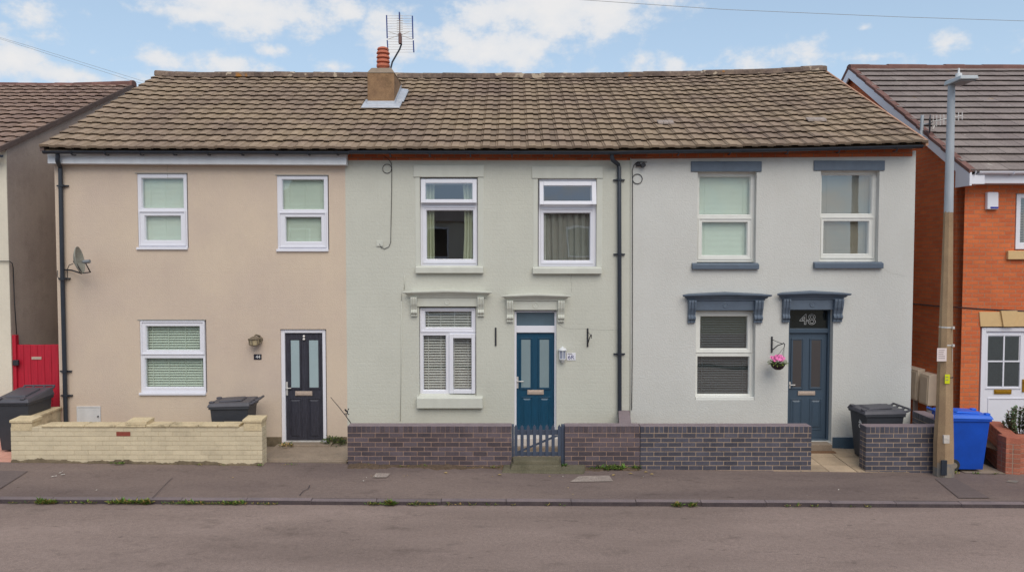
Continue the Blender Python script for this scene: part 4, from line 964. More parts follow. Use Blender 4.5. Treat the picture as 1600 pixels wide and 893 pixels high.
for k, (fp, pn, ss, bm_) in enumerate((((1088,268.5,1178.5,409),[(1091.8,275.5,1172,336),(1095.8,346.5,1167.3,399.5)],[((1090,340.5,1174,405),.014)],'blind_cream'),
                                  ((1279.5,267,1369,408.5),[(1282.5,273,1361.8,334.8),(1285.2,345,1356.6,397.2)],[((1281,339,1364,403.5),.014)],'blind_tan'),
                                  ((1085,485,1176.5,618),[(1093,493,1168,544.8),(1088.5,555.8,1170.2,616)],[((1086,486.5,1174,550),.014)],'blind_grey'))):
    w, rs = win(h48, fp, pn, K['upvc_old'], K['glass_green'] if k < 1 else K['glass'], Y, ss)
    X0, X1, Z0, Z1 = rect(*fp, Y)
    slats(X0+.03, X1-.05, Z0+.04, Z1-.03, Y+.075, .022 if k < 2 else .044, .025 if k < 2 else .05, 1.25 if k < 2 else .55, K[bm_], w, (.14, .86) if k < 2 else (.12, .88))
    if k == 2: MB().box(X0, X1+.02, YF+.02, Y-.031, Z0-.05, Z0).build('sill', K['upvc_old'], w, bevel=.005)
fancy_hood(h48, (1066,456,1206,469.5), (1086,469,1182,484.5), ((1076,469,1087.5,504.5),(1179.5,469,1192.5,504.5)), K['blue_trim'], 'window_hood')
fancy_hood(h48, (1213.5,454,1330,467.5), (1233.5,467,1306,483.5), ((1224,467,1235,503.5),(1303.5,467,1317.5,503)), K['blue_trim'], 'door_hood')
YD = YF+.16
mb = MB(); x0, x1, z0, z1 = rect(1228.5,482,1298.5,689,YD); a, b, c, d = rect(1231.5,519.5,1291,684,YD); _, _, tz0, tz1 = rect(1233.7,484.5,1291,512.5,YD)
mb.box(x0, a, YD-.04, YD+.06, z0, z1); mb.box(b, x1, YD-.04, YD+.06, z0, z1); mb.box(a, b, YD-.04, YD+.06, tz1, z1+.02); mb.box(a, b, YD-.04, YD+.06, d, tz0); mb.box(a, b, YD-.05, YD+.06, c-.06, c)
df = mb.build('door_frame', K['door48'], h48, bevel=.005); MB().box(a, b, YD, YD+.02, tz0, tz1).build('transom_pane', K['transom48'], df)
p = pt(1262, 499.5, YD); text_mesh('house_number', '48', .262, K['white_mark'], df, (p.x, YD-.002, p.z), outline=.0030, sx=1.12)
dr = door_leaf(h48, (1231.7,519.8,1290.7,684), ((1238.5,531,1252.5,604.5),(1267.5,531,1282,604.5)), ((1236.5,624,1251.5,669),(1266.5,624,1282,669)), YD+.005, K['door48'], K['frost_brown'], 'slate blue panelled front door with two smoky panes')
letter_plate((1246.5,610.5,1273.3,616.8), YD, dr, K['bronze']); lever((1232.5,596,1235,606), (1242.5,601), YD, dr, K['steel'])
x0, x1, z0, z1 = rect(1300.5,682.5,1424,703,YF); mb = MB(); mb.box(x0, X48, YF-.02, YF-.001, z0-.2, z1); mb.build('plinth', K['slate_plinth'], h48); MB().box(X46+.05, rect(1231,600,1232,700,YF)[0], YF-.02, YF-.001, z0-.2, z1).build('plinth', K['slate_plinth'], h48)

def hairline(root, pts, w=.0035):
    mb = MB(); mb.tube([pt(a, b, YF-.0005) for a, b in pts], w, 4); mb.build('hairline_crack', K['wire_pale'], root)
hairline(h46, [(871,505),(880,511),(893,514),(916,513.5),(945,515.5),(964,515)], .0022)
hairline(h46, [(893,428.5),(892,437),(893.5,447),(892.8,457)], .0025)
hairline(h48, [(1381,420),(1392,427),(1401,427.5),(1414,432)], .0015)
hairline(h44, [(262,258),(261,268),(262.5,280)], .002)
# ================================================================== HOUSE ON THE LEFT
YLH = 13.2; XLH = -9.02
hl = thing('detached_house', 'house with grey brown rendered gable side beside the red gate', 'house', (XLH-3, YLH, 0))
yr_l = 17.65; apex = pt(209, 133, yr_l); zl = pt(0, 222, pt(0, 222, 12.97).y); el = 1.98+H-.09
zel = lambda x: el; zrl = lambda x: apex.z
mb = MB(); xw = XLH-9
mb.prism_yz([(YLH+.02, -.3), (22, -.3), (22, el-.1), (yr_l, apex.z-.04), (YLH+.02, el+.06)], XLH-.25, XLH, 1)
mb.box(xw, XLH-.0, YLH, YLH+.019, -.3, el, 0); mb.box(xw, XLH-.26, YLH+.02, YLH+.3, -.3, el, 0); mb.box(xw, XLH-.26, 21.7, 22, -.3, el-.1, 1); mb.box(xw, xw+.25, YLH+.31, 21.69, -.3, el-.1, 1)
mb.build('wall', [K['cream_left'], K['grey_render']], hl)
MB().box(xw, XLH+.012, YLH-.015, YLH+.3, -.3, .36).build('plinth', K['blackplinth'], hl)
mb = MB(); A = lambda y: el+(apex.z-el)*(y-YLH+.22)/(yr_l-YLH+.22)
mb.hexa([(XLH+.0,YLH-.2,A(YLH-.2)-.07),(XLH+.045,YLH-.2,A(YLH-.2)-.07),(XLH+.045,yr_l,A(yr_l)-.07),(XLH+.0,yr_l,A(yr_l)-.07)], [(XLH+.0,YLH-.2,A(YLH-.2)+.03),(XLH+.045,YLH-.2,A(YLH-.2)+.03),(XLH+.045,yr_l,A(yr_l)+.03),(XLH+.0,yr_l,A(yr_l)+.03)])
mb.build('verge', K['verge_dark'], hl)
rl = roof_mesh(xw, XLH+.04, YLH-.22, yr_l, zel, zrl, 16, .268, PROF).build('roof', K['roofleft'], hl, fixn=False)
mb = MB(); mb.hexa([(xw,yr_l,apex.z-.06),(XLH+.02,yr_l,apex.z-.06),(XLH+.02,22.3,el-.2),(xw,22.3,el-.2)], [(xw,yr_l,apex.z),(XLH+.02,yr_l,apex.z),(XLH+.02,22.3,el-.14),(xw,22.3,el-.14)])
mb.hexa([(xw,YLH-.1,el-.02),(XLH+.03,YLH-.1,el-.02),(XLH+.03,yr_l,apex.z-.045),(xw,yr_l,apex.z-.045)], [(xw,YLH-.1,el+.0),(XLH+.03,YLH-.1,el+.0),(XLH+.03,yr_l,apex.z-.022),(xw,yr_l,apex.z-.022)])
mb.build('rear_roof', K['roofleft'], hl)
ridge_mesh([(xw, yr_l, apex.z-.03), (XLH-1.2, yr_l, apex.z-.03), (XLH+.05, yr_l, apex.z+.02)], .45, .12, .08).build('ridge_tiles', K['ridge_red'], rl)
g0 = Vector((XLH+.06, YLH-.2, el-.1)); gutter(hl, [(xw, g0.y, g0.z), tuple(g0)], K['blackpvc'])
mb = MB(); ys_ = YLH-.03
mb.tube([pt(-30,408,ys_), pt(15,408,ys_), pt(19,411,ys_), pt(20.5,418,YLH+.05), pt(22.5,470,YLH+.05), pt(26,522,YLH+.05)], .009, 6)
tag(mb.build('cable', K['wire'], smooth=True), 'dark cable bent down over the house corner above the red gate', 'cable')

# ================================================================== HOUSE ON THE RIGHT
YRH = 13.3; XRH = 8.15
hr = thing('detached_house', 'modern orange brick house with flat grey tiled roof and white door', 'house', (XRH+4, YRH, 0))
zer = pt(1510, 268, YRH-.3).z; yrr = 17.7; ap = pt(1330, 106, yrr)
opr = [rect(1586,302,1668,390.5,YRH), rect(1529.5,510,1622,690,YRH)]
xw2 = XRH+9
mb = wall_front(XRH, xw2, -.4, zer-.02, opr, YRH, .25)
mb.prism_yz([(YRH+.251, -.4), (22, -.4), (22, zer-.1), (yrr, ap.z-.06), (YRH+.251, zer+.1)], XRH, XRH+.25, 0)
mb.box(XRH+.251, xw2, 21.75, 22, -.4, zer-.1, 0); mb.box(xw2-.25, xw2, YRH+.251, 21.749, -.4, zer-.1, 0)
mb.box(XRH+.251, xw2-.251, YRH+.252, 21.74, 2.3, 2.5, 1); mb.box(XRH+.251, xw2-.251, YRH+3.5, YRH+3.6, -.3, 2.29, 1); mb.box(XRH+.251, xw2-.251, YRH+3.5, YRH+3.6, 2.51, zer-.1, 1); mb.box(XRH+.251, xw2-.251, YRH+.252, 21.74, zer-.1, zer-.02, 1)
mb.build('wall', [K['house_brick'], K['room']], hr)
PFLAT = [(0,-.012,.1),(.016,-.012,.1),(.022,0.,.7),(.5,.0,.7),(.992,0.,.7),(.999,0.,.7)]
xv = XRH-.12
rr = roof_mesh(xv, xw2, YRH-.33, yrr, lambda x: zer, lambda x: ap.z, 17, .33, PFLAT, th=.05, lip=.012, over=.05, stagger=True, jit=.0015).build('roof', K['roofright'], hr, fixn=False)
mb = MB(); mb.hexa([(xv,yrr,ap.z-.08),(xw2,yrr,ap.z-.08),(xw2,22.3,zer-.2),(xv,22.3,zer-.2)], [(xv,yrr,ap.z),(xw2,yrr,ap.z),(xw2,22.3,zer-.12),(xv,22.3,zer-.12)])
mb.hexa([(xv+.01,YRH-.25,zer-.01),(xw2,YRH-.25,zer-.01),(xw2,yrr,ap.z-.06),(xv+.01,yrr,ap.z-.06)], [(xv+.01,YRH-.25,zer+.02),(xw2,YRH-.25,zer+.02),(xw2,yrr,ap.z-.025),(xv+.01,yrr,ap.z-.025)])
mb.build('rear_roof', K['roofright'], hr)
ridge_mesh([(xv-.02, yrr, ap.z+.0), (xw2, yrr, ap.z+.0)], .45, .12, .07).build('ridge_tiles', K['ridge_red'], rr)
sl_ = (ap.z-zer)/(yrr-YRH+.33)
mb = MB(); Zs = lambda y: zer+sl_*(y-YRH+.33)
y0, y1 = YRH-.36, yrr
# white barge boards front and rear slope, dark cloaked verge above
mb.hexa([(xv-.02,y0,Zs(y0)-.20),(xv+.015,y0,Zs(y0)-.20),(xv+.015,y1,Zs(y1)-.24),(xv-.02,y1,Zs(y1)-.24)], [(xv-.02,y0,Zs(y0)-.0),(xv+.015,y0,Zs(y0)-.0),(xv+.015,y1,Zs(y1)-.02),(xv-.02,y1,Zs(y1)-.02)])
mb.prism_yz([(y0+.002, zer-.25), (YRH+.06, zer-.25), (YRH+.06, Zs(YRH+.06)-.06), (y0+.002, Zs(y0)-.03)], xv-.023, xv+.018)
mb.box(xv+.019, xv+.26, YRH-.33, YRH-.005, zer-.22, zer-.06)
yb2 = 22.2
mb.hexa([(xv-.02,y1+.001,Zs(y1)-.24),(xv+.015,y1+.001,Zs(y1)-.24),(xv+.015,yb2,zer-.3),(xv-.02,yb2,zer-.3)], [(xv-.02,y1+.001,Zs(y1)-.02),(xv+.015,y1+.001,Zs(y1)-.02),(xv+.015,yb2,zer-.1),(xv-.02,yb2,zer-.1)])
mb.build('barge_board', K['upvc'], hr, bevel=.004)
mb = MB(); n = 11
for k in range(n):
    a0 = y0+(y1-y0)*k/n; a1 = y0+(y1-y0)*(k+1)/n+.03
    mb.hexa([(xv-.03,a0,Zs(a0)-.02),(xv+.09,a0,Zs(a0)+.04),(xv+.09,a1,Zs(a1)+.02),(xv-.03,a1,Zs(a1)-.04)], [(xv-.03,a0,Zs(a0)+.05),(xv+.07,a0,Zs(a0)+.065),(xv+.07,a1,Zs(a1)+.045),(xv-.03,a1,Zs(a1)+.03)], 0, random.random())
mb.hexa([(xv-.03,y1+.04,Zs(y1)-.05),(xv+.06,y1+.04,Zs(y1)-.05),(xv+.06,yb2,zer-.12),(xv-.03,yb2,zer-.12)], [(xv-.03,y1+.04,Zs(y1)+.05),(xv+.06,y1+.04,Zs(y1)+.05),(xv+.06,yb2,zer-.02),(xv-.03,yb2,zer-.02)])
mb.build('verge_tiles', K['ridge_red'], hr, bevel=.006)
mb = MB(); mb.box(xv+.262, xw2, YRH-.26, YRH-.002, zer-.2, zer-.04); mb.build('fascia', K['upvc'], hr, bevel=.004)
gutter(hr, [(xv+.14, YRH-.33, zer-.0), (xw2, YRH-.33, zer-.0)], K['upvc'], [(pt(a, 272, YRH-.33).x, YRH-.33, zer-.0) for a in (1522, 1582)])
Y = YRH+.07
w, rs = win(hr, (1586,302,1668,389), [(1592.5,309,1661,380)], K['upvc'], K['glass'], Y)
X0, X1, Z0, Z1 = rect(1586,302,1668,389,Y); slats(X0+.03, X1-.03, Z0+.03, Z1-.03, Y+.1, .047, .05, .5, K['blind_tan'], w)
a, b, c, d = rect(1575.5,391.5,1680,405,YRH-.06); MB().box(a, b, YRH-.06, YRH+.06, c, d).build('window_sill', K['sandstone'], hr, bevel=.006)
a, b, c, d = rect(1530,487,1625,510,YRH-.02); ka, kb, _, _ = rect(1564,486,1590,510,YRH-.05)
mb = MB(); mb.prism_xz([(a+.03,c),(ka+.06,c),(ka+.02,d),(a,d)], YRH-.02, YRH+.02); mb.prism_xz([(kb-.06,c),(b-.03,c),(b,d),(kb-.02,d)], YRH-.02, YRH+.02); mb.prism_xz([(ka+.055,c),(kb-.055,c),(kb,d+.02),(ka,d+.02)], YRH-.05, YRH+.02); mb.build('lintel', K['sandstone'], hr, bevel=.005)
YD = YRH+.06
mb = MB(); x0, x1, z0, z1 = rect(1530,511,1621.5,690,YD); a, b, c, d = rect(1537,517,1614,686,YD)
mb.box(x0, a, YD-.04, YD+.06, z0, z1); mb.box(b, x1, YD-.04, YD+.06, z0, z1); mb.box(a, b, YD-.04, YD+.06, d, z1); mb.box(a, b, YD-.05, YD+.06, z0, c); mb.build('door_frame', K['upvc'], hr, bevel=.005)
x0, x1, z0, z1 = rect(1537.3,517.3,1613.7,685.7,YD); mb = MB(); mb.box(x0, x1, YD+.005, YD+.06, z0, z1)
pp = [(1544,525.5,1566.5,562.5),(1569,525.5,1591.5,562.5),(1544,565,1566.5,602.5),(1569,565,1591.5,602.5)]
a, b, c, d = rect(1542,523.5,1593.5,604.5,YD); mb.ring(a-.03, b+.03, c-.03, d+.03, YD-.012, YD+.006, .035)
mx_, mz_ = (a+b)/2, (c+d)/2; mb.box(mx_-.014, mx_+.014, YD-.010, YD+.006, c+.005, d-.005); mb.box(a+.005, mx_-.0145, YD-.010, YD+.006, mz_-.014, mz_+.014); mb.box(mx_+.0145, b-.005, YD-.010, YD+.006, mz_-.014, mz_+.014)
a2, b2, c2, d2 = rect(1543,621,1607,665,YD); mb.ring(a2, b2, c2, d2, YD-.008, YD+.006, .02)
dr = mb.build('door', K['upvc'], hr, bevel=.004); part(dr, 'white front door with four dark panes')
for p_ in pp: a, b, c, d = rect(*p_, YD); MB().box(a-.004, b+.004, YD-.002, YD+.008, c-.004, d+.004).build('pane', K['dark_pane'], dr)
letter_plate((1553,608,1580,615), YD, dr, K['brass']); lever((1597,592,1601,612), (1607,597), YD, dr, K['brass'])

# alarm box
p = rect(1541.5,300,1560,327,YRH-.05); x0, x1, z0, z1 = p
t = thing('alarm_box', 'white burglar alarm box high on the orange brick house', 'alarm box', (x0, YRH, z0))
mb = MB(); mb.hexa([(x0+.01,YRH-.07,z0),(x1-.005,YRH-.07,z0),(x1,YRH-.001,z0),(x0,YRH-.001,z0)], [(x0+.01,YRH-.06,z1),(x1-.005,YRH-.06,z1),(x1,YRH-.001,z1),(x0,YRH-.001,z1)]); mb.build('casing', K['upvc'], t, bevel=.012)
MB().box(x0+.06, x1-.01, YRH-.078, YRH-.06, z0+.015, z0+.045).build('lens', K['alarm_blue'], t, bevel=.004)
# meter boxes in the side passage, on the wall x = XRH
def yside(px): return XRH*F/(px-800)
for k, (pa, pb, ya, yb_, lab) in enumerate(((1426,1449.5,573,622,'cream meter box on the brick side wall, further back in the passage'),(1451.5,1468,582,631,'cream meter box on the brick side wall, nearest the lamp post'))):
    y_far, y_near = yside(pa), yside(pb); ym = (y_far+y_near)/2; z1 = pt((pa+pb)/2, ya, ym).z; z0 = pt((pa+pb)/2, yb_, ym).z
    t = thing('meter_box', lab, 'meter box', (XRH, ym, z0), 'meter boxes in the side passage')
    MB().hexa([(XRH-.16,y_near+.02,z0),(XRH-.001,y_near,z0),(XRH-.001,y_far,z0),(XRH-.16,y_far-.02,z0)], [(XRH-.14,y_near+.02,z1-.03),(XRH-.001,y_near,z1),(XRH-.001,y_far,z1),(XRH-.14,y_far-.02,z1-.03)]).build('casing', K['meter_cream'], t, bevel=.01)
    MB().hexa([(XRH-.172,y_near+.05,z0+.03),(XRH-.162,y_near+.05,z0+.03),(XRH-.162,y_far-.05,z0+.03),(XRH-.172,y_far-.05,z0+.03)], [(XRH-.152,y_near+.05,z1-.07),(XRH-.142,y_near+.05,z1-.07),(XRH-.142,y_far-.05,z1-.07),(XRH-.152,y_far-.05,z1-.07)]).build('door', K['meter_cream'], t, bevel=.004)
    MB().box(XRH-.07, XRH-.001, ym-.03, ym+.03, -.15, z0).build('conduit', K['meter_white'], t)
mb = MB(); mb.tube([(XRH-.012, yside(1427), pt(1427,474,yside(1427)).z), (XRH-.012, yside(1470), pt(1470,478,yside(1470)).z), (XRH-.015, YRH-.012, pt(1505,480,YRH).z), pt(1530,482,YRH-.012), pt(1600,486,YRH-.012), pt(1700,490,YRH-.012)], .011, 6)
tag(mb.build('cable', K['wire'], smooth=True), 'black cable clipped across the orange brick walls', 'cable')

# ================================================================== garden walls of real bricks
def brick_wall(name, p0, p1, thick, z0, z1, mats, parent=None, soldier=True, course=.075, bl=.225, joint=.010, recess=.004, coping=None, tintr=(0, 1), phase=0, seed=0, end=(True, True), odd=None, vj=None, sj=None):
    vj = joint if vj is None else vj; sj = joint if sj is None else sj
    """mats: brick, mortar.  p0-p1 is the visible front line (camera side); z0 base, z1 top (numbers or functions of x)"""
    r = random.Random(seed); p0, p1 = Vector((*p0, 0)), Vector((*p1, 0)); d = (p1-p0); Lw = d.length; d.normalize(); nrm = Vector((-d.y, d.x, 0))
    mb = MB()
    def cell(u0, u1, za, zb, v0, v1, mi, t):
        q = [p0+d*u0+nrm*v0, p0+d*u1+nrm*v0, p0+d*u1+nrm*v1, p0+d*u0+nrm*v1]
        mb.hexa([(a.x, a.y, za) for a in q], [(a.x, a.y, zb) for a in q], mi, t)
    ztop = z1-(.112 if soldier else 0)
    cell(recess, Lw-recess, z0-.2, z1-recess, recess, thick-recess, 1, .5)
    z = ztop; row = 0
    while z > z0-.05:
        za, zb = z-course+joint, z
        u = -((row % 2)*bl/2+phase) % bl - bl
        while u < Lw:
            a, b = max(0, u), min(Lw, u+bl-vj)
            if b-a > .02:
                t = r.uniform(*tintr); oy = r.uniform(-.0015, .0015)
                mi = 0
                if odd and abs(row-odd[0]) < .1 and a <= odd[1] <= b: mi = 2
                vs0 = [( 0+oy, .1), (thick-.1, thick)] if thick > .21 else [(oy, thick)]
                for (v0, v1) in vs0: cell(a, b, za+r.uniform(-.001, .001), zb, v0, v1, mi, t)
            u += bl
        z -= course; row += 1
    if soldier:
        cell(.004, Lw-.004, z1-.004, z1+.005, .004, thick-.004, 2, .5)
        u = 0
        while u < Lw-.01:
            a, b = u, min(Lw, u+.0745)
            cell(a+(.0 if u == 0 else sj/2), b-sj/2 if b < Lw else b, ztop+joint, z1+r.uniform(-.0015, .0015), r.uniform(-.001, .001), thick, 0, r.uniform(*tintr)); u += .075
    return mb
TOPW = pt(700, 665.5, YW).z      # front top edge of the walls
def wall_thing(name, label, mb, mats, bevel=.003):
    o = mb.build(name, mats, bevel=bevel, seg=1); tag(o, label, 'wall', 'front garden walls'); return o
x0, x1 = pt(543, 690, YW).x, pt(799.5, 690, YW).x
mb = brick_wall('w', (x0, YW), (x1, YW), .215, gz(x0)-.02, TOPW, None, seed=1, joint=.009, sj=.003)
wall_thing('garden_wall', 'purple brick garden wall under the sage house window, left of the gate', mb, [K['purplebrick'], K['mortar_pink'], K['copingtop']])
x0, x1 = pt(882.5, 690, YW).x, pt(1000, 690, YW).x
mb = brick_wall('w', (x0, YW), (x1, YW), .215, gz(x0)-.02, TOPW, None, seed=2, joint=.009, sj=.003)
q0 = (pt(967,652,YW+.22).x, YW+.216); q1 = (pt(966,645,YF-.03).x, YF-.025)
m2 = brick_wall('w', q1, q0, .2, -.05, TOPW-.001, None, seed=3, joint=.009, sj=.003); off = len(mb.v); mb.v += m2.v; mb.f += [tuple(i+off for i in f) for f in m2.f]; mb.m += m2.m; mb.t += m2.t
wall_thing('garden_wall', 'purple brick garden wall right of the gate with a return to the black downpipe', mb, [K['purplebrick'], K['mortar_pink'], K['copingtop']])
x0, x1 = pt(1000.5, 690, YW-.004).x, pt(1268, 690, YW-.004).x
mb = brick_wall('w', (x0, YW-.004), (x1, YW-.004), .215, gz(x1)-.04, TOPW-.003, None, seed=4, sj=.006)
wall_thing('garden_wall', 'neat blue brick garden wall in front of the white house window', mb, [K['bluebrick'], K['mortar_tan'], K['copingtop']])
x0, x1 = pt(1353, 690, YW).x, pt(1489, 690, YW).x
mb = brick_wall('w', (x0, YW), (x1, YW), .215, gz(x1)-.04, TOPW-.01, None, seed=5, sj=.006)
m2 = brick_wall('w', (X48+.02, YF-.03), (x1-.03, YW+.217), .215, -.1, TOPW-.012, None, seed=6, sj=.006); off = len(mb.v); mb.v += m2.v; mb.f += [tuple(i+off for i in f) for f in m2.f]; mb.m += m2.m; mb.t += m2.t
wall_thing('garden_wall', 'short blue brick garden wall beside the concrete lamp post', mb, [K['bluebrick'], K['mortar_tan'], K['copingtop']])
# red brick planter wall, right
c0 = pt(1572, 700, YW); zt_r = pt(1590, 683, YW).z
mb = brick_wall('w', (c0.x, YW), (c0.x+3.2, YW), .215, gz(8)-.03, zt_r, None, seed=7)
m2 = brick_wall('w', (8.42, YRH-.35), (c0.x, YW+.02), .215, gz(8)-.03, zt_r-.002, None, seed=8); off = len(mb.v)
mb.v += m2.v; mb.f += [tuple(i+off for i in f) for f in m2.f]; mb.m += m2.m; mb.t += m2.t
wall_thing('planter_wall', 'low red brick planter wall with angled side beside the blue bin', mb, [K['redbrick'], K['mortar_pink'], K['redbrick']])
# cream painted wall
YC4 = 11.66
x0, x1 = pt(17, 690, YC4).x, pt(409.5, 690, YC4).x; ztp = pt(200, 667, YC4).z
mb = brick_wall('w', (x0, YC4), (x1, YC4), .22, gz(x0)-.04, ztp, None, soldier=False, joint=.006, recess=.004, seed=9, vj=.0015, odd=(1, pt(183,671,YC4).x-x0))
gw = thing('garden_wall', 'cream painted brick garden wall with three capped piers below the black bin', 'wall', (x0, YC4, 0), 'front garden walls')
mb.build('brickwork', [K['creambrick'], K['creammortar'], K['onebrick']], gw, bevel=.003, seg=1)
def cap(mb, px0, px1, py_front_top, Yf_, dep=.26, h=.045, over=.02):
    a, b = pt(px0, 660, Yf_).x, pt(px1, 660, Yf_).x; z = pt((px0+px1)/2, py_front_top, Yf_).z
    mb.hexa([(a-over,Yf_-over,z-h),(b+over,Yf_-over,z-h),(b+over,Yf_+dep,z-h),(a-over,Yf_+dep,z-h)], [(a-over,Yf_-over,z),(b+over,Yf_-over,z),(b+over,Yf_+dep,z+.02),(a-over,Yf_+dep,z+.02)])
mb = MB(); k = x0+.5
while k < x1-.35:
    l = random.uniform(.3, .5); b = min(k+l, x1-.36); j = random.uniform(-.004, .004)
    mb.box(k, b-.006, YC4-.02, YC4+.235, ztp+.002, ztp+.04+j); k += l
mb.build('coping', K['creamcoping'], gw, bevel=.01)
for (pa, pb, yt) in ((17,50,655.5),(198,228,658.5),(380.5,408.5,655)):
    a, b = pt(pa, 660, YC4).x, pt(pb, 660, YC4).x; zc = pt((pa+pb)/2, yt, YC4).z
    m2 = MB(); m2.box(a, b, YC4-.003, YC4+.24, ztp+.041 if pa == 198 else ztp-.06, zc-.046); cap(m2, pa+.5, pb-.5, yt, YC4, .25)
    m2.build('pier_cap', K['creamcoping'], gw, bevel=.008)
# return of the cream wall to the house
qa = Vector((pt(40,660,YC4+.25).x, YC4+.25, 0)); qb = Vector((pt(103,640,YF-.05).x-.1, YF-.03, 0)); dd = (qb-qa).normalized(); nn = Vector((-dd.y, dd.x, 0))
mb = MB(); P = [qa, qb, qb+nn*.2, qa+nn*.2]; zq = ztp+.02
mb.hexa([(v.x,v.y,-.2) for v in P], [(v.x,v.y,zq) for v in P]); P2 = [qa-nn*.02, qb-nn*.02, qb+nn*.22, qa+nn*.22]
mb.hexa([(v.x,v.y,zq+.001) for v in P2], [(v.x,v.y,zq+.045) for v in P2]); mb.build('side_wall', [K['creamcoping']], gw, bevel=.008)
# dirty footing strip at the base
def rough_strip(x0, x1, Yw, hmin, hmax, omin, omax, seed, step=.03):
    r = random.Random(seed); n = int((x1-x0)/step); ph = [r.uniform(0, 9) for _ in range(8)]
    def wob(x, k): return .5+.25*math.sin(x*5.1+ph[k])+.15*math.sin(x*13.7+ph[k+1])+.1*math.sin(x*31+ph[k+2])
    mb = MB(); prev = None
    for k in range(n+1):
        x = x0+(x1-x0)*k/n; h = hmin+(hmax-hmin)*max(0, wob(x, 0)+r.uniform(-.12, .12)); o = omin+(omax-omin)*max(0, wob(x, 4)+r.uniform(-.08, .08)); g = gz(x)
        row = [(x, Yw-o, g-.02), (x, Yw-o*.75, g+h*.45), (x, Yw-o*.3, g+h*.9), (x, Yw-.001, g+h)]
        if prev:
            for q in range(3): mb.quad(prev[q], row[q], row[q+1], prev[q+1])
        prev = row
    return mb
rough_strip(x0, x1, YC4, .012, .075, .008, .03, 3).build('footing', K['basedirt'], gw)

# ================================================================== forecourts, steps
a, b = pt(404, 715, 12.0).x, pt(543, 715, 12.0).x
mb = MB(); z_f = pt(470, 716.5, 12.0).z; z_b = pt(470, 698, YF-.25).z
mb.hexa([(a,12.0,-.2),(b,12.0,-.2),(b,YF-.02,-.3),(a,YF-.02,-.3)], [(a,12.0,z_f),(b,12.0,z_f),(b,YF-.02,z_b-.0),(a,YF-.02,z_b-.0)])
mb.box(a, b, 11.93, 11.999, -.2, pt(470, 723, 11.93).z+.035)
struct(mb.build('forecourt', K['concrete'], bevel=.012), 'worn concrete forecourt in front of the dark blue door')
x0, x1, z0, z1 = rect(446,694,508,700,YF-.2); mb = MB(); mb.box(x0-.05, x1+.1, YF-.22, YF-.019, z_b-.1, z1); tag(mb.build('doorstep', K['concrete'], bevel=.01), 'low concrete doorstep below the dark blue door', 'step')
# 44 yard behind the cream wall
struct(sheet(pt(52,690,YC4).x, a-.01, YC4+.23, YF, .0, -.04).build('yard_paving', K['concrete']), 'concrete yard behind the cream wall')
# steps of 46
t = thing('doorstep', 'pale painted steps behind the picket gate below the teal door', 'step', (0.4, YF, 0))
x0, x1, z0, z1 = rect(798,684,876,697,YF-.25); mb = MB(); mb.box(x0, x1, YF-.26, YF-.005, z0, z1); mb.build('upper_step', K['whitestep'], t, bevel=.01); MB().box(x0-.03, x1+.03, YF-.31, YF-.006, z0-.3, z0-.002).build('lower_step', K['concrete'], t, bevel=.01)
struct(sheet(pt(798,700,YW+.3).x, pt(885,700,YW+.3).x, YW-.02, YF-.26, .02).build('garden_path', K['concrete']), 'concrete path behind the picket gate')
struct(sheet(X44+.2, pt(797,700,YW+.3).x, YW+.216, YF-.002, .0).build('front_garden', K['slab']), 'slabbed front garden strip')
struct(sheet(pt(886,700,YW+.3).x, pt(960,700,YW+.3).x, YW+.216, YF-.002, .0).build('front_garden', K['slab']), 'slabbed front garden strip')
# mossy step before the gate
mb = MB(); Ys = 11.52
xa, xb = pt(795, 730, Ys).x, pt(880, 730, Ys).x
z1 = pt(838, 722, Ys).z
prof = [(xa, 0), (xa+.06, .3), (xa+.1, 1), (xb-.05, 1), (xb-.02, .3), (xb, 0)]
g0 = gz(.3)
mb.hexa([(xa,Ys-.06,g0-.02),(xb,Ys-.06,g0-.02),(xb,YW-.02,g0-.02),(xa,YW-.02,g0-.02)], [(xa+.05,Ys,z1-.05),(xb-.04,Ys,z1-.05),(xb-.03,YW-.02,z1-.03),(xa+.04,YW-.02,z1-.03)])
mb.hexa([(xa+.06,Ys+.05,z1-.052),(xb-.05,Ys+.05,z1-.052),(xb-.04,YW+.05,z1-.052),(xa+.05,YW+.05,z1-.052)], [(xa+.08,Ys+.07,z1+.01),(xb-.06,Ys+.07,z1+.01),(xb-.04,YW+.05,z1+.03),(xa+.05,YW+.05,z1+.03)])
mb.hexa([(xa-.14,Ys-.12,g0-.03),(xb+.32,Ys-.12,g0-.03),(xb+.4,YW-.005,g0-.03),(xa-.1,YW-.005,g0-.03)], [(xa-.1,Ys-.09,g0+.03),(xb+.3,Ys-.09,g0+.03),(xb+.36,YW-.005,g0+.06),(xa-.08,YW-.005,g0+.06)])
tag(mb.build('gate_step', K['mossconcrete'], bevel=.018, seg=3), 'mossy concrete step on the pavement before the picket gate', 'step')
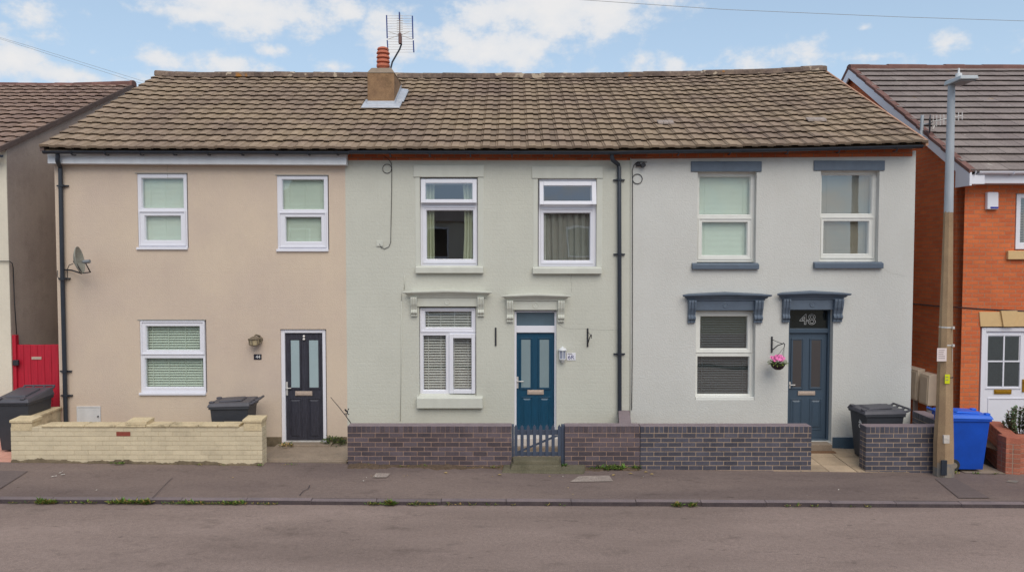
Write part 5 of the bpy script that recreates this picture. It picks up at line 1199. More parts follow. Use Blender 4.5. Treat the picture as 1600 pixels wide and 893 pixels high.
# 48 path slabs
xa, xb = pt(1268, 720, YW).x, pt(1353, 720, YW).x
struct(sheet(xa-.05, xb+.9, YW-.03, YF-.02, .0, -.02).build('path_bed', K['joint']), 'dirt joints under the slabs')
mb = MB(); ycuts = [YW-.02, YW+.30, YW+.74, YF-.03]; 
for r_ in range(3):
    xc = [xa-1.0, xa-.62, xa-.17, xa+.28, xa+.73, xb+.2, xb+.7]
    for a, b in zip(xc, xc[1:]):
        if b < xa-.4: continue
        g = .006; dz = random.uniform(-.003, .003)
        A, B = ycuts[r_]+g, ycuts[r_+1]-g
        s = .14
        a2, b2 = a+g, b-g
        mb.hexa([(a2,A,-.1),(b2,A,-.1),(b2,B,-.1),(a2,B,-.1)], [(a2,A,gz(a2)+.012+.052*max(0,A-YW)/1.2+dz),(b2,A,gz(b2)+.012+.052*max(0,A-YW)/1.2+dz),(b2,B,gz(b2)+.012+.052*(B-YW)/1.2+dz),(a2,B,gz(a2)+.012+.052*(B-YW)/1.2+dz)], 0, random.random())
struct(mb.build('path', K['slab'], bevel=.004), 'buff paving slabs leading to the slate blue door')
x0, x1, z0, z1 = rect(1225,693.5,1298,697,YF-.22); tag(MB().box(x0, x1+.02, YF-.24, YF-.022, -.12, z1).build('doorstep', K['concrete'], bevel=.01), 'stone doorstep under the slate blue door', 'step')
m0, m1 = gp(1258, 709, .04), gp(1307, 709, .04); mb = MB(); zz0 = gz(5.3)+.05
mb.hexa([(m0.x,m0.y,zz0),(m1.x,m1.y,zz0),(m1.x-.02,YF-.26,zz0+.012),(m0.x-.02,YF-.26,zz0+.012)], [(m0.x,m0.y,zz0+.018),(m1.x,m1.y,zz0+.018),(m1.x-.02,YF-.26,zz0+.028),(m0.x-.02,YF-.26,zz0+.028)])
tag(mb.build('doormat', K['mat'], bevel=.005), 'brown coir doormat on the slabs below the slate blue door', 'doormat')
struct(sheet(X46+.1, xa-.06, YW+.214, YF-.022, .0).build('front_garden', K['slab']), 'slabbed front garden strip')
# pink pavers, left
mb = MB()
for i in range(-6, 3):
    for j in range(7):
        a = -8.02+i*.31-.62+.0; y = YW-.06+j*.24; mb.box(a, a+.303, y, y+.233, gz(-8)-.05, gz(-8)+.012+random.uniform(-.002, .002), 0, random.random())
struct(mb.build('drive', K['pinkpave'], bevel=.004), 'pink paved strip beside the cream wall')
struct(sheet(7.3, 7.85+.1, YW-.02, YRH, .012).build('side_path', K['concrete']), 'concrete strip beneath the blue bin')
struct(sheet(8.0, 14, YW+.21, YRH, .3).build('flower_bed', K['soil']), 'soil inside the planter wall')

# ================================================================== gates
YG = YW+.05
t = thing('picket_gate', 'small blue grey picket gate with diagonal brace below the teal door', 'gate', (.4, YG, 0))
x0, x1, z0, z1 = rect(803.5,663,876.5,712,YG)
mb = MB(); n = 8; w_ = .052; pitch = (x1-x0-w_)/(n-1)
for k in range(n):
    a = x0+k*pitch; zt = z1+random.uniform(-.004, .004)
    mb.prism_xz([(a,z0),(a+w_,z0),(a+w_,zt-.04),(a+w_/2,zt),(a,zt-.04)], YG, YG+.02)
mb.build('pickets', K['gatepaint'], t, bevel=.002)
mb = MB(); mb.box(x0, x1, YG+.021, YG+.05, z1-.17, z1-.09); mb.box(x0, x1, YG+.021, YG+.05, z0+.0, z0+.06); mb.build('rail', K['gatepaint'], t, bevel=.003)
pa, pb = pt(835, 699, YG+.03), pt(875, 677, YG+.03); mb = MB(); mb.prism_xz([(x0+.04,z0+.065),(x0+.12,z0+.065),(x1-.01,z1-.18),(x1-.09,z1-.18)], YG+.021, YG+.045); mb.build('brace', K['gatepaint'], t, bevel=.002)
for (pa, pb) in ((799.8,803),(877,882.2)):
    a, b, c, d = rect(pa,663.5,pb,728,YG); MB().box(a, b, YG-.0, YG+.09, -.05, d).build('gate_post', K['gatepaint'], t, bevel=.004)
# red side gate
YRG = 13.27
t = thing('side_gate', 'bright red boarded side gate between the houses on the left', 'gate', (-8.5, YRG, 0))
x0, x1, z0, z1 = rect(28,538,93,700,YRG); mb = MB(); k = x0; z0 = gz(-8)-.02
while k < x1+.08:
    mb.box(k, min(k+.125, x1+.1)-.004, YRG, YRG+.025, z0, z1+random.uniform(-.004, .004)); k += .125
bd = mb.build('boards', K['red_gate'], t, bevel=.005)
a, b, c, d = rect(20,523,28,700,YRG-.02); MB().box(a, b-.004, YRG-.04, YRG+.05, z0, d).build('gate_post', K['red_gate'], t, bevel=.006)
p = pt(57.5, 559, YRG); MB().box(p.x-.09, p.x+.09, YRG-.012, YRG, p.z-.025, p.z+.025).build('letter_plate', K['bronze'], t, bevel=.004)
p = pt(26, 566, YRG-.05); MB().box(p.x-.05, p.x+.05, YRG-.09, YRG-.041, p.z-.05, p.z+.05).build('lock', K['iron'], t, bevel=.01)
MB().box(x0, x1+.09, YRG+.026, YRG+.05, z0+.3, z0+.4).build('rail', K['red_gate'], t)

# ================================================================== wheelie bins (own axes: front faces -y)
def wheelie_bin(label, loc, rot, body_m, lid_m, number=None, num_side=None, W=.56, D=.68, Ht=.92, rise=.05):
    t = thing('wheelie_bin', label, 'wheelie bin', loc, 'wheelie bins', rot)
    mb = MB(); w0, w1, d0, d1 = W*.40, W*.5, D*.36, D*.46; hb = Ht*.90
    mb.hexa([(-w0,-d0,.03),(w0,-d0,.03),(w0,d0,.03),(-w0,d0,.03)], [(-w1,-d1,hb),(w1,-d1,hb),(w1,d1,hb),(-w1,d1,hb)])
    mb.ring(-w1-.018, w1+.018, -d1-.018, d1+.018, 0, 1, .03); 
    nv = 32
    for k in range(len(mb.v)-nv, len(mb.v)):      # ring is laid flat as the rim
        x, y, z = mb.v[k]; mb.v[k] = (x, z, hb-.06+(.055 if y > .5 else 0))
    for s in (-1, 1): mb.box(s*w0*.55-.05, s*w0*.55+.05, d0-.0, d0+.05, .05, hb*.8)
    mb.box(-w0*.7, w0*.7, -d0-.025, -d0-.0, hb*.55, hb*.57)
    mb.build('body', body_m, t, bevel=.02, seg=3)
    lf, lb = hb+.014, hb+.045+(rise-.05); f_, bk = -d1-.045, d1+.03; ww = w1+.03
    mb = MB(); mb.hexa([(-ww,f_,lf-.035),(ww,f_,lf-.035),(ww,bk,min(lb-.055,hb-.012)),(-ww,bk,min(lb-.055,hb-.012))], [(-ww+.03,f_+.03,lf+.025),(ww-.03,f_+.03,lf+.025),(ww-.03,bk-.02,lb+.01),(-ww+.03,bk-.02,lb+.01)])
    sl2 = (lb-lf)/(bk-f_); Zl = lambda y: lf+.018+sl2*(y-f_)
    mb.hexa([(-ww*.55,f_+.14,Zl(f_+.14)),(ww*.55,f_+.14,Zl(f_+.14)),(ww*.55,bk-.16,Zl(bk-.16)),(-ww*.55,bk-.16,Zl(bk-.16))], [(-ww*.5,f_+.17,Zl(f_+.17)+.028),(ww*.5,f_+.17,Zl(f_+.17)+.028),(ww*.5,bk-.19,Zl(bk-.19)+.028),(-ww*.5,bk-.19,Zl(bk-.19)+.028)])
    for s in (-1, 1): mb.box(s*ww*.62-.04, s*ww*.62+.04, f_+.01, f_+.09, lf+.018, lf+.05)
    mb.build('lid', lid_m, t, bevel=.014, seg=3)
    mb = MB(); hz = lb+.015; yb_ = bk+.085
    mb.tube([(-ww*.82,yb_,hz),(ww*.82,yb_,hz)], .016, 10)
    for s in (-.82, -.3, .3, .82): mb.tube([(s*ww,bk-.03,lb-.03),(s*ww,bk+.04,lb-.015),(s*ww,yb_,hz)], .02, 8)
    mb.build('handle', lid_m, t, smooth=True, autosmooth=.8)
    for s in (-1, 1):
        m2 = MB(); m2.lathe((s*(w0+.0), d0+.0, .10), [(.03, -.03), (.092, -.03), (.10, -.02), (.10, .02), (.092, .03), (.03, .03)], 18, axis='x'); wl = m2.build('wheel', K['rubber'], t, smooth=True, autosmooth=.6)
        m3 = MB(); m3.lathe((s*(w0+.0), d0+.0, .10), [(.0, -.034), (.05, -.034), (.05, .034), (.0, .034)], 12, axis='x'); m3.build('hub', K['grey_paint'], wl)
    if number:
        side, roll = num_side; 
        if side == 'front': 
            y_ = -d0-(d1-d0)*.78-.004
            text_mesh('number', number, .15, K['white_mark'], t, (.06, y_, hb*.74), 0, roll=roll, tilt=PI/2+.07)
        elif side == 'back': text_mesh('number', number, .13, K['white_mark'], t, (0, d0+.055, hb*.62), PI, roll=roll)
        elif side == 'left': text_mesh('number', number, .14, K['white_mark'], t, (-w0-(w1-w0)*.75-.004, 0, hb*.75), -PI/2, roll=roll)
        elif side == 'right': text_mesh('number', number, .10, K['white_mark'], t, (w0+(w1-w0)*.80+.004, -.0, hb*.8), PI/2, roll=roll)
    return t
p = gp(27, 714); wheelie_bin('black wheelie bin at the far left in front of the red gate', (p.x-.24, 12.50, gz(-8)+.012), math.radians(2), K['binblack'], K['binlid'], Ht=.96, D=.74, rise=.12)
xb = pt(366, 650, 12.45).x; wheelie_bin('black wheelie bin standing behind the cream painted wall', (xb, 12.45, .0), math.radians(-86), K['binblack'], K['binlid'], '44', ('back', PI/2), Ht=.98)
xb = pt(1371, 680, 12.35).x; wheelie_bin('black wheelie bin numbered 48 by the white house wall', (xb, 12.40, gz(6)+.035), math.radians(-88), K['binblack'], K['binlid'], '48', ('front', -PI/2), Ht=.93, D=.70)
xb = pt(1503, 700, 11.98).x; wheelie_bin('bright blue wheelie bin between the lamp post and red brick planter', (xb, 12.02, gz(7)+.014), math.radians(88), K['binblue'], K['binbluelid'], Ht=.98, D=.66)

# ================================================================== street lamp
YL = 11.56
t = thing('street_lamp', 'concrete lamp post with galvanised sleeve and flat lamp head on the pavement', 'street lamp', (pt(1474,745,YL).x, YL, gz(6.8)))
def ngon(cx, cy, z, r, n=8, rot=PI/8): return [(cx+r*math.cos(rot+2*PI*k/n), cy+r*math.sin(rot+2*PI*k/n), z) for k in range(n)]
secs = [(1474,748,.147),(1474.3,690,.143),(1475.5,640,.121),(1477,560,.106),(1480,420,.080),(1482,330,.066)]
mb = MB(); 
for (a, b) in zip(secs, secs[1:]):
    pa, pb = pt(a[0], a[1], YL), pt(b[0], b[1], YL); mb.hexa(ngon(pa.x, YL, pa.z, a[2]), ngon(pb.x, YL, pb.z, b[2]))
post = mb.build('post', K['concrete_post'], t)
pa = pt(1474, 748, YL); mb = MB(); mb.hexa(ngon(pa.x, YL, pa.z-.03, .1510), ngon(pa.x, YL, pa.z+.28, .1490)); mb.build('painted_base', K['grey_paint'], post)
pd = pt(1477, 731, YL-.17); MB().box(pd.x-.045, pd.x+.045, YL-.144, YL-.12, pd.z-.12, pd.z+.12).build('service_door', K['blackpvc'], post, bevel=.004)
pd = pt(1481, 687, YL-.165); mb = MB(); mb.box(pd.x-.045, pd.x+.045, YL-.137, YL-.10, pd.z-.06, pd.z+.07); mb.build('worn_panel', K['white_paint'], post, bevel=.002)
p0, p1 = pt(1482.2, 330, YL), pt(1486.5, 142, YL)
mb = MB(); mb.tube([p0-Vector((0,0,.02)), p0.lerp(p1, .5), p1], .066, 16, r2=.052); mb.tube([p1, p1+Vector((.0, 0, .12))], .05, 12); mb.build('sleeve', K['galv'], t, smooth=True, autosmooth=.7)
zh = pt(1490, 131, YL).z; xc = pt(1487, 128, YL).x
mb = MB(); mb.hexa([(xc-.08,YL-.36,zh-.01),(xc+.20,YL-.36,zh-.01),(xc+.20,YL+.08,zh-.02),(xc-.08,YL+.08,zh-.02)], [(xc-.07,YL-.35,zh+.05),(xc+.19,YL-.35,zh+.05),(xc+.19,YL+.07,zh+.055),(xc-.07,YL+.07,zh+.055)])
hd = mb.build('lamp_head', K['alloy'], t, bevel=.012); MB().box(xc-.05, xc+.17, YL-.33, YL-.02, zh-.026, zh-.014).build('lens', K['lens'], hd)
pc = pt(1498, 117, YL-.15); mb = MB(); mb.lathe((pc.x, YL-.15, zh+.05), [(.045, 0), (.045, .07), (.03, .075), (.016, .08), (.012, .15), (.0, .155)], 14); mb.build('photocell', K['lantern_white'], hd, smooth=True, autosmooth=.6)
mb = MB()
for py in (510.5, 538):
    mb = MB(); p = pt(1478.5, py, YL); mb.hexa(ngon(p.x, YL, p.z-.01, .104), ngon(p.x, YL, p.z+.01, .102)); mb.box(p.x+.03, p.x+.06, YL-.125, YL-.09, p.z-.02, p.z+.02); mb.build('strap', K['steel'], post)
p = pt(1477.5, 588, YL); mb = MB(); mb.hexa(ngon(p.x, YL, p.z-.006, .114), ngon(p.x, YL, p.z+.006, .113)); mb.build('strap', K['iron'], post)
def plate(px, Y, mat, name, label, cat, lines=4, ink='ink', grp=None):
    a, b, c, d = rect(*px, Y); t_ = thing(name, label, cat, ((a+b)/2, Y, c), grp); MB().box(a, b, Y-.004, Y+.002, c, d).build('plate', K[mat], t_, bevel=.0015)
    mb = MB(); h = (d-c)/(lines+1.5)
    for k in range(lines): z = d-h*(k+1); mb.box(a+(b-a)*.14, b-(b-a)*random.uniform(.14, .35), Y-.0055, Y-.0042, z-h*.18, z+h*.12)
    mb.build('text_lines', K[ink], t_); return t_
plate((1464,543.5,1479,564), YL-.112, 'paper', 'notice', 'white paper notice strapped on the front of the lamp post', 'notice', 5)
a, b, c, d = rect(1485.5,544,1490,564,YL-.06); tn = thing('notice', 'white paper notice seen edge on at the right of the lamp post', 'notice', (a, YL, c))
MB().hexa([(a,YL-.10,c),(a+.004,YL-.10,c),(b+.004,YL-.0,c),(b,YL-.0,c)], [(a,YL-.10,d),(a+.004,YL-.10,d),(b+.004,YL-.0,d),(b,YL-.0,d)]).build('plate', K['paper'], tn)
plate((1476.3,584.5,1484,599), YL-.118, 'yellow_tag', 'tag', 'small yellow tag on the lamp post', 'tag', 2, 'grey_paint')

# ================================================================== aerials, dish, cables
YA = YC+.35
t = thing('tv_aerial', 'blue ended grid television aerial on a bent mast over the chimney', 'aerial', pt(612,108,YA))
mb = MB(); mb.tube([pt(609.5,125,YA), pt(610.5,107,YA), pt(613,97,YA), pt(624.5,77,YA), pt(627,70,YA), pt(626.5,60,YA)], .018, 8); mb.build('mast', K['blackpvc'], t, smooth=True)
mb = MB(); mb.tube([pt(624.6,21,YA-.05), pt(624.6,68,YA-.05)], .010, 6); mb.build('boom', K['aerial_brown'], t)
mb = MB(); mb.box(pt(623.8,20,YA).x, pt(625.4,20,YA).x, YA-.07, YA-.03, pt(624,32,YA).z, pt(624,20.5,YA).z); 
for (a, b, c, d) in ((603.2,24,605.2,60),(604.2,63,605.8,74.5),(643.5,25,645.3,61),(645,63.5,646.6,82)):
    p, q = pt(a+.8, b, YA), pt((a+c)/2+.8, d, YA); mb.tube([p, q], .013, 6)
mb.build('end_caps', K['aerial_blue'], t)
mb = MB(); mb.box(pt(623,50,YA).x, pt(628,50,YA).x, YA-.06, YA+.02, pt(624,69,YA).z, pt(624,57,YA).z); p = pt(625,54,YA-.04); mb.lathe((p.x,p.y,p.z), [(.0,-.02),(.035,-.02),(.035,.03),(.0,.03)], 10, axis='y'); mb.build('junction', K['aerial_brown'], t, bevel=.006)
mb = MB()
for k in range(15): y = 25+k*4.05; mb.tube([pt(604+k*.12,y,YA), pt(644+k*.15,y,YA)], .0035, 4)
for k in range(8): y = 25+k*3.6; mb.tube([pt(620,y,YA-.05), pt(629.3,y,YA-.05)], .006, 4)
for (a, b, c, d) in ((624,55,608,50),(624,55,606,61.5),(626,55,640,49.5),(626,55,644,61.5)): mb.tube([pt(a,b,YA-.03), pt(c,d,YA-.03)], .006, 4)
mb.build('rods', K['aerial_alu'], t)
# yagi on the right house
YY = 14.2
t = thing('tv_aerial', 'small grey yagi aerial on a short pole at the roof edge', 'aerial', pt(1440,218,YY))
mb = MB(); mb.tube([pt(1438.5,222,YY), pt(1440,204,YY), pt(1441.2,180,YY)], .036, 10, r2=.028); mb.tube([pt(1440.5,194.5,YY), pt(1454,193.5,YY)], .014, 6); mb.build('pole', K['galv'], t, smooth=True, autosmooth=.7)
mb = MB(); c_ = pt(1452.6,193.5,YY); mb.lathe((0, 0, 0), [(.0,-.02),(.09,-.012),(.175,0),(.175,.01),(.0,.01)], 18, axis='x'); mb.v = [tuple(c_+Matrix.Rotation(-.46, 3, 'Z') @ Vector(v)) for v in mb.v]; mb.build('reflector', K['iron'], t)
mb = MB(); A, B = pt(1458,190,YY-.05), pt(1503.5,181,YY-.36); mb.tube([pt(1454,193,YY),A,B], .013, 6)
for k in range(9):
    q = A.lerp(B, k/8); l = .11-.005*k; mb.tube([q+Vector((0,0,l)), q-Vector((0,0,l))], .009, 4)
mb.tube([A+Vector((.0,0,-.14)), A+Vector((.06,0,-.02))], .012, 5); mb.build('boom', K['aerial_alu'], t)
# satellite dish
YDi = YF-.38
t = thing('satellite_dish', 'weathered grey satellite dish turned sideways beside the black downpipe', 'satellite dish', pt(104,423,YF-.05))
rx = Matrix.Rotation(math.radians(24), 3, 'Z')
c_ = pt(117.5, 407, YDi); mb = MB(); R_ = .215; n = 24; m_ = 6
front = Vector((.96, .2, .16)).normalized(); up = Vector((0, 0, 1)); sd = front.cross(up).normalized(); up2 = sd.cross(front).normalized()
def dp(r, a, o): return c_+sd*(r*math.cos(a)*.92)+up2*(r*math.sin(a)*1.08)+front*(1.7*r*r+o)
for o in (0, -.012):
    for i in range(m_):
        for k in range(n):
            a0, a1 = 2*PI*k/n, 2*PI*(k+1)/n; r0, r1 = R_*i/m_, R_*(i+1)/m_
            if i == 0: mb.quad(c_+front*o, dp(r1, a0, o), dp(r1, a1, o))
            else: mb.quad(dp(r0, a0, o), dp(r1, a0, o), dp(r1, a1, o), dp(r0, a1, o))
for k in range(n): a0, a1 = 2*PI*k/n, 2*PI*(k+1)/n; mb.quad(dp(R_, a0, 0), dp(R_, a1, 0), dp(R_, a1, -.012), dp(R_, a0, -.012))
mb.build('reflector', K['dish'], t, smooth=True, autosmooth=.9)
bot = dp(R_, -PI/2, 0); ln = pt(134, 409, YDi-.15)
mb = MB(); mb.tube([bot, bot+front*.12+Vector((0,0,-.0)), ln+Vector((0,0,-.03))], .011, 6); mb.tube([pt(97,421,YF-.02), pt(112,422,YF-.1), bot-front*.02], .014, 8); mb.tube([bot-front*.02, c_-front*.02], .02, 6); mb.build('arm', K['iron'], t, smooth=True, autosmooth=.8)
mb = MB(); mb.tube([ln-front*.0+Vector((-.03,0,0)), ln+Vector((.07,-.0,.01))], .032, 12); mb.tube([ln+Vector((-.06,.02,0)), ln+Vector((-.03,0,0))], .022, 10); mb.build('receiver', K['lens'], t, smooth=True, autosmooth=.7)
mb = MB(); mb.tube([pt(114,412,YDi), pt(108,414,YF-.14), pt(105.5,420,YF-.13), pt(105.3,433,YF-.12), pt(100,438,YF-.12), pt(93,437,YF-.11), pt(89.5,431,YF-.08), pt(90,422,YF-.06)], .007, 6); mb.build('cable', K['wire'], t, smooth=True)
# cables on the facades
def loop(cx, cy, r, Y, n=22): return [pt(cx+r*math.cos(2*PI*k/n), cy+r*math.sin(2*PI*k/n), Y) for k in range(n+1)]
YCb = YF-.012
t = thing('cable', 'thin dark cable with a coil hanging down the sage wall to a socket', 'cable', pt(612,300,YF))
mb = MB(); mb.tube([pt(600,244,YCb-.02), pt(606,248,YCb-.012), pt(611.5,255,YCb), pt(612.2,264,YCb), pt(612,300,YCb), pt(611,350,YCb), pt(610.5,378,YCb), pt(607.5,385.5,YCb), pt(601,388.5,YCb), pt(595.5,386.5,YCb), pt(593,381,YCb-.012)], .0052, 6); mb.tube(loop(604.8,263.6,7,YCb), .005, 6); mb.build('wire', K['wire'], t, smooth=True)
a, b, c, d = rect(588.5,376,598.5,384.5,YF); MB().box(a, b, YF-.022, YF-.001, c, d).build('socket', K['trim46'], t, bevel=.004)
t = thing('cable', 'dark cable with a coil running down the edge of the white house', 'cable', pt(988,400,YF))
mb = MB(); mb.tube([pt(1010.5,253.5,YCb-.02), pt(1003,252.8,YCb-.02), pt(996,253,YCb-.01), pt(990.5,258,YCb), pt(988,266,YCb), pt(988.3,280,YCb), pt(988.2,420,YCb), pt(988,560,YCb), pt(987,640,YCb)], .0065, 6); mb.tube(loop(996,279.5,7.6,YCb), .0065, 6); mb.build('wire', K['wire'], t, smooth=True)
mb = MB(); p = pt(1001,257,YF-.04); mb.lathe((p.x-.05,p.y,p.z), [(.0,-.03),(.035,-.03),(.035,.04),(.0,.04)], 12, axis='x'); mb.lathe((p.x+.04,p.y-.01,p.z-.015), [(.0,-.05),(.042,-.05),(.042,.03),(.0,.03)], 12, axis='y'); mb.build('junction', K['iron'], t, smooth=True, autosmooth=.7)
mb = MB(); mb.tube([pt(985.2,247,YF-.03), pt(985.5,256,YCb), pt(985.3,450,YCb), pt(984.5,655,YCb)], .006, 6); tag(mb.build('conduit', K['trim46'], smooth=True), 'pale conduit up the joint between the sage and white houses', 'conduit')
mb = MB(); mb.tube([pt(632,430,YCb), pt(632,452,YCb)], .005, 5); mb.tube([pt(627.5,470,YCb), pt(627,560,YCb), pt(625.5,657,YCb)], .005, 5); mb.tube([pt(630,447,YCb), pt(627.5,458,YCb), pt(627.5,470,YCb)], .005, 5); tag(mb.build('cable', K['trim46'], smooth=True), 'painted over cable left of the sage window hood', 'cable')
# overhead wires
mb = MB(); mb.tube([pt(700,-22,16), pt(880,-2,16), pt(1130,15,16), pt(1400,26.5,16), pt(1600,33,16), pt(1900,41,16)], .005, 5); tag(mb.build('overhead_wire', K['wire_pale']), 'single thin wire across the sky above the roofs', 'wire', None)
for k, (y0, y1, lab) in enumerate(((74,125,'lower thin wire across the sky behind the left roofs'),(72,127,'upper thin wire across the sky behind the left roofs'))):
    mb = MB(); a, b = (pt(-80,36,30), pt(202+22*k,y1,30)); mb.tube([a, pt(42,y0-k,30), b, pt(260+25*k,141,30)], .006, 5); tag(mb.build('overhead_wire', K['wire_pale']), lab, 'wire')

# ================================================================== small things on the facades
# lantern 44 and number
Y = YF; c_ = pt(397.5, 533, Y-.12)
t = thing('wall_lantern', 'weathered bronze wall lantern on the cream wall by the dark blue door', 'wall lantern', (c_.x, Y, c_.z))
mb = MB(); z = c_.z; mb.hexa(ngon(c_.x, c_.y, z-.075, .07, 6), ngon(c_.x, c_.y, z-.06, .082, 6)); mb.hexa(ngon(c_.x, c_.y, z+.045, .11, 6), ngon(c_.x, c_.y, z+.085, .035, 6)); mb.hexa(ngon(c_.x, c_.y, z+.035, .105, 6), ngon(c_.x, c_.y, z+.045, .112, 6)); mb.tube([(c_.x, c_.y, z+.08), (c_.x+.01, c_.y+.05, z+.11), (c_.x+.06, Y-.0, z+.08)], .014, 8); mb.lathe((c_.x+.065, Y, z+.02), [(.0,-.03),(.035,-.03),(.05,0)], 12, axis='y')
for a in ngon(c_.x, c_.y, z, .082, 6): mb.tube([(a[0], a[1], z-.06), (c_.x+(a[0]-c_.x)*1.15, c_.y+(a[1]-c_.y)*1.15, z+.036)], .008, 5)
mb.tube([(c_.x+.07, c_.y+.02, z-.05), (c_.x+.1, Y-.05, z-.01), (c_.x+.065, Y-.01, z+.02)], .012, 6)
mb.build('frame', K['lantern_old'], t); MB().hexa(ngon(c_.x, c_.y, z-.059, .072, 6), ngon(c_.x, c_.y, z+.034, .088, 6)).build('lamp_glass', K['amber_glass'], t)
a, b, c, d = rect(396.5,553,408.5,561.5,Y-.008); t = thing('house_number', 'small black house number plate 44 beneath the bronze lantern', 'house number', (a, Y, c))
MB().box(a, b, Y-.008, Y-.001, c, d).build('plate', K['plate44'], t, bevel=.002); text_mesh('digits', '44', .083, K['white_mark'], t, ((a+b)/2+.008, Y-.0095, (c+d)/2))
# lantern 46 and plate
c_ = pt(879, 554, Y-.07); z0, z1 = pt(879,567,Y-.07).z, pt(879,541,Y-.07).z; hh = z1-z0
t = thing('wall_lantern', 'white half lantern on the sage wall by the teal door', 'wall lantern', (c_.x, Y, z0))
mb = MB(); yy = Y-.06; mb.lathe((c_.x, yy, z0), [(.0, 0), (.018, .02*hh), (.04, .14*hh), (.062, .22*hh), (.064, .27*hh), (.045, .28*hh)], 12); mb.lathe((c_.x, yy, z0+.74*hh), [(.05, 0), (.078, .01), (.07, .035), (.03, .055), (.012, .07), (.0, .085)], 12)
for k in range(6): a = PI/6+2*PI*k/6; mb.tube([(c_.x+.058*math.cos(a), yy+.058*math.sin(a), z0+.26*hh), (c_.x+.062*math.cos(a), yy+.062*math.sin(a), z0+.76*hh)], .007, 5)
mb.box(c_.x-.045, c_.x+.045, Y-.02, Y-.001, z0+.15*hh, z0+.85*hh); mb.build('frame', K['lantern_white'], t, smooth=True, autosmooth=.6)
MB().lathe((c_.x, yy, z0+.27*hh), [(.05, 0), (.053, .46*hh)], 12).build('lamp_glass', K['lantern_glass'], t, smooth=True, autosmooth=.6)
a, b, c, d = rect(885.5,551,899.5,562.5,Y-.008); t = thing('house_number', 'white number plate with blue characters beside the white lantern', 'house number', (a, Y, c))
MB().box(a, b, Y-.012, Y-.001, c, d).build('plate', K['upvc'], t, bevel=.003); text_mesh('digits', '6R', .098, K['navy_ink'], t, ((a+b)/2-.002, Y-.0135, (c+d)/2-.012), sx=1.05)
MB().box(a+.02, b-.06, Y-.014, Y-.0125, d-.018, d-.008).build('caption', K['iron'], t)
# bracket bars
a, b, c, d = rect(773.2,511.5,775.8,540,Y-.02); tag(MB().box(a, b, Y-.02, Y-.001, c, d).build('wall_bracket', K['iron'], bevel=.003), 'plain black iron bar on the sage wall left of the teal door', 'bracket')
def hook_bracket(px, y0, y1, tip, label, tipdy):
    a, b, c, d = rect(px-1.2, y0, px+1.2, y1, Y-.02); t = thing('basket_bracket', label, 'bracket', (a, Y, c), 'hanging basket brackets')
    MB().box(a, b, Y-.02, Y-.001, c, d).build('back_bar', K['iron'], t, bevel=.003); xm = (a+b)/2
    mb = MB(); zt = d-.035; reach = .25
    sx_ = tip
    mb.tube([(xm, Y-.02, c+.04), (xm+sx_*.5, Y-.02-reach*.55, c+(d-c)*.5), (xm+sx_, Y-reach, d-.1), (xm+sx_*1.12, Y-reach*1.1, d-.085), (xm+sx_*1.25, Y-reach*1.15, d-.11), (xm+sx_*1.2, Y-reach*1.12, d-.15)], .009, 6)
    mb.tube([(xm, Y-.02, d-.05), (xm+sx_*.5, Y-reach*.5, d-.08), (xm+sx_, Y-reach, d-.1)], .005, 6); mb.build('arm', K['iron'], t, smooth=True)
    return Vector((xm+sx_*1.2, Y-reach*1.12, d-.155))
hook_bracket(918.3, 512.5, 541.5, .03, 'black iron hook bracket on the sage wall, nothing hanging', 0)
hk = hook_bracket(1206.3, 525.5, 550.5, .10, 'black iron hook bracket holding the pink flower basket', 0)
# hanging basket
yb = hk.y; cb = pt(1215.3, 569, yb); rb = .125
t = thing('hanging_basket', 'hanging basket of pink flowers beside the slate blue door', 'hanging basket', (cb.x, yb, cb.z))
mb = MB(); prof = [(.0, -.09), (.05, -.088), (.09, -.06), (.115, -.02), (.122, .005), (.112, .005), (.0, -.01)]; mb.lathe((cb.x, yb, cb.z), prof, 18); mb.build('basket', K['coco'], t, smooth=True)
mb = MB()
for k in range(3): a = .4+2*PI*k/3; mb.tube([(cb.x+.118*math.cos(a), yb+.118*math.sin(a), cb.z), (hk.x, hk.y, hk.z+.0)], .003, 4)
mb.build('chain', K['wire'], t)
mb = MB(); r = random.Random(5)
for k in range(260):
    a = r.uniform(0, 2*PI); q = r.uniform(.03, .15); p = Vector((cb.x+q*math.cos(a), yb+q*math.sin(a), cb.z+r.uniform(-.01, .055))); mb.leaf(p, (math.cos(a), math.sin(a), r.uniform(-.3, .8)), (0, 0, 1), r.uniform(.03, .055), r.uniform(.02, .035))
mb.build('leaves', K['weed'], t, fixn=False)
mb = MB()
for k in range(30):
    a = r.uniform(0, 2*PI); q = .115*math.sqrt(r.random()); c0 = Vector((cb.x-.01+q*math.cos(a), yb+q*math.sin(a)*.8-.02, cb.z+.085+r.uniform(-.01, .085)*(1-q/.2))); wh = (c0.x > cb.x+.03 and c0.z < cb.z+.09)
    n_ = Vector((r.uniform(-.4, .4), -1, r.uniform(.1, .8))).normalized(); u_ = n_.cross(Vector((0, 0, 1))).normalized(); w2 = u_.cross(n_)
    tt = r.random()
    for m_ in range(6):
        b_ = 2*PI*m_/6+tt; mb.leaf(c0+n_*.004, u_*math.cos(b_)+w2*math.sin(b_)+n_*.35, n_, .036, .034, 1 if wh else 0, t=min(1, max(0, tt+r.uniform(-.3, .3))))
mb.build('flowers', [K['pink'], K['whiteflower']], t, fixn=False)
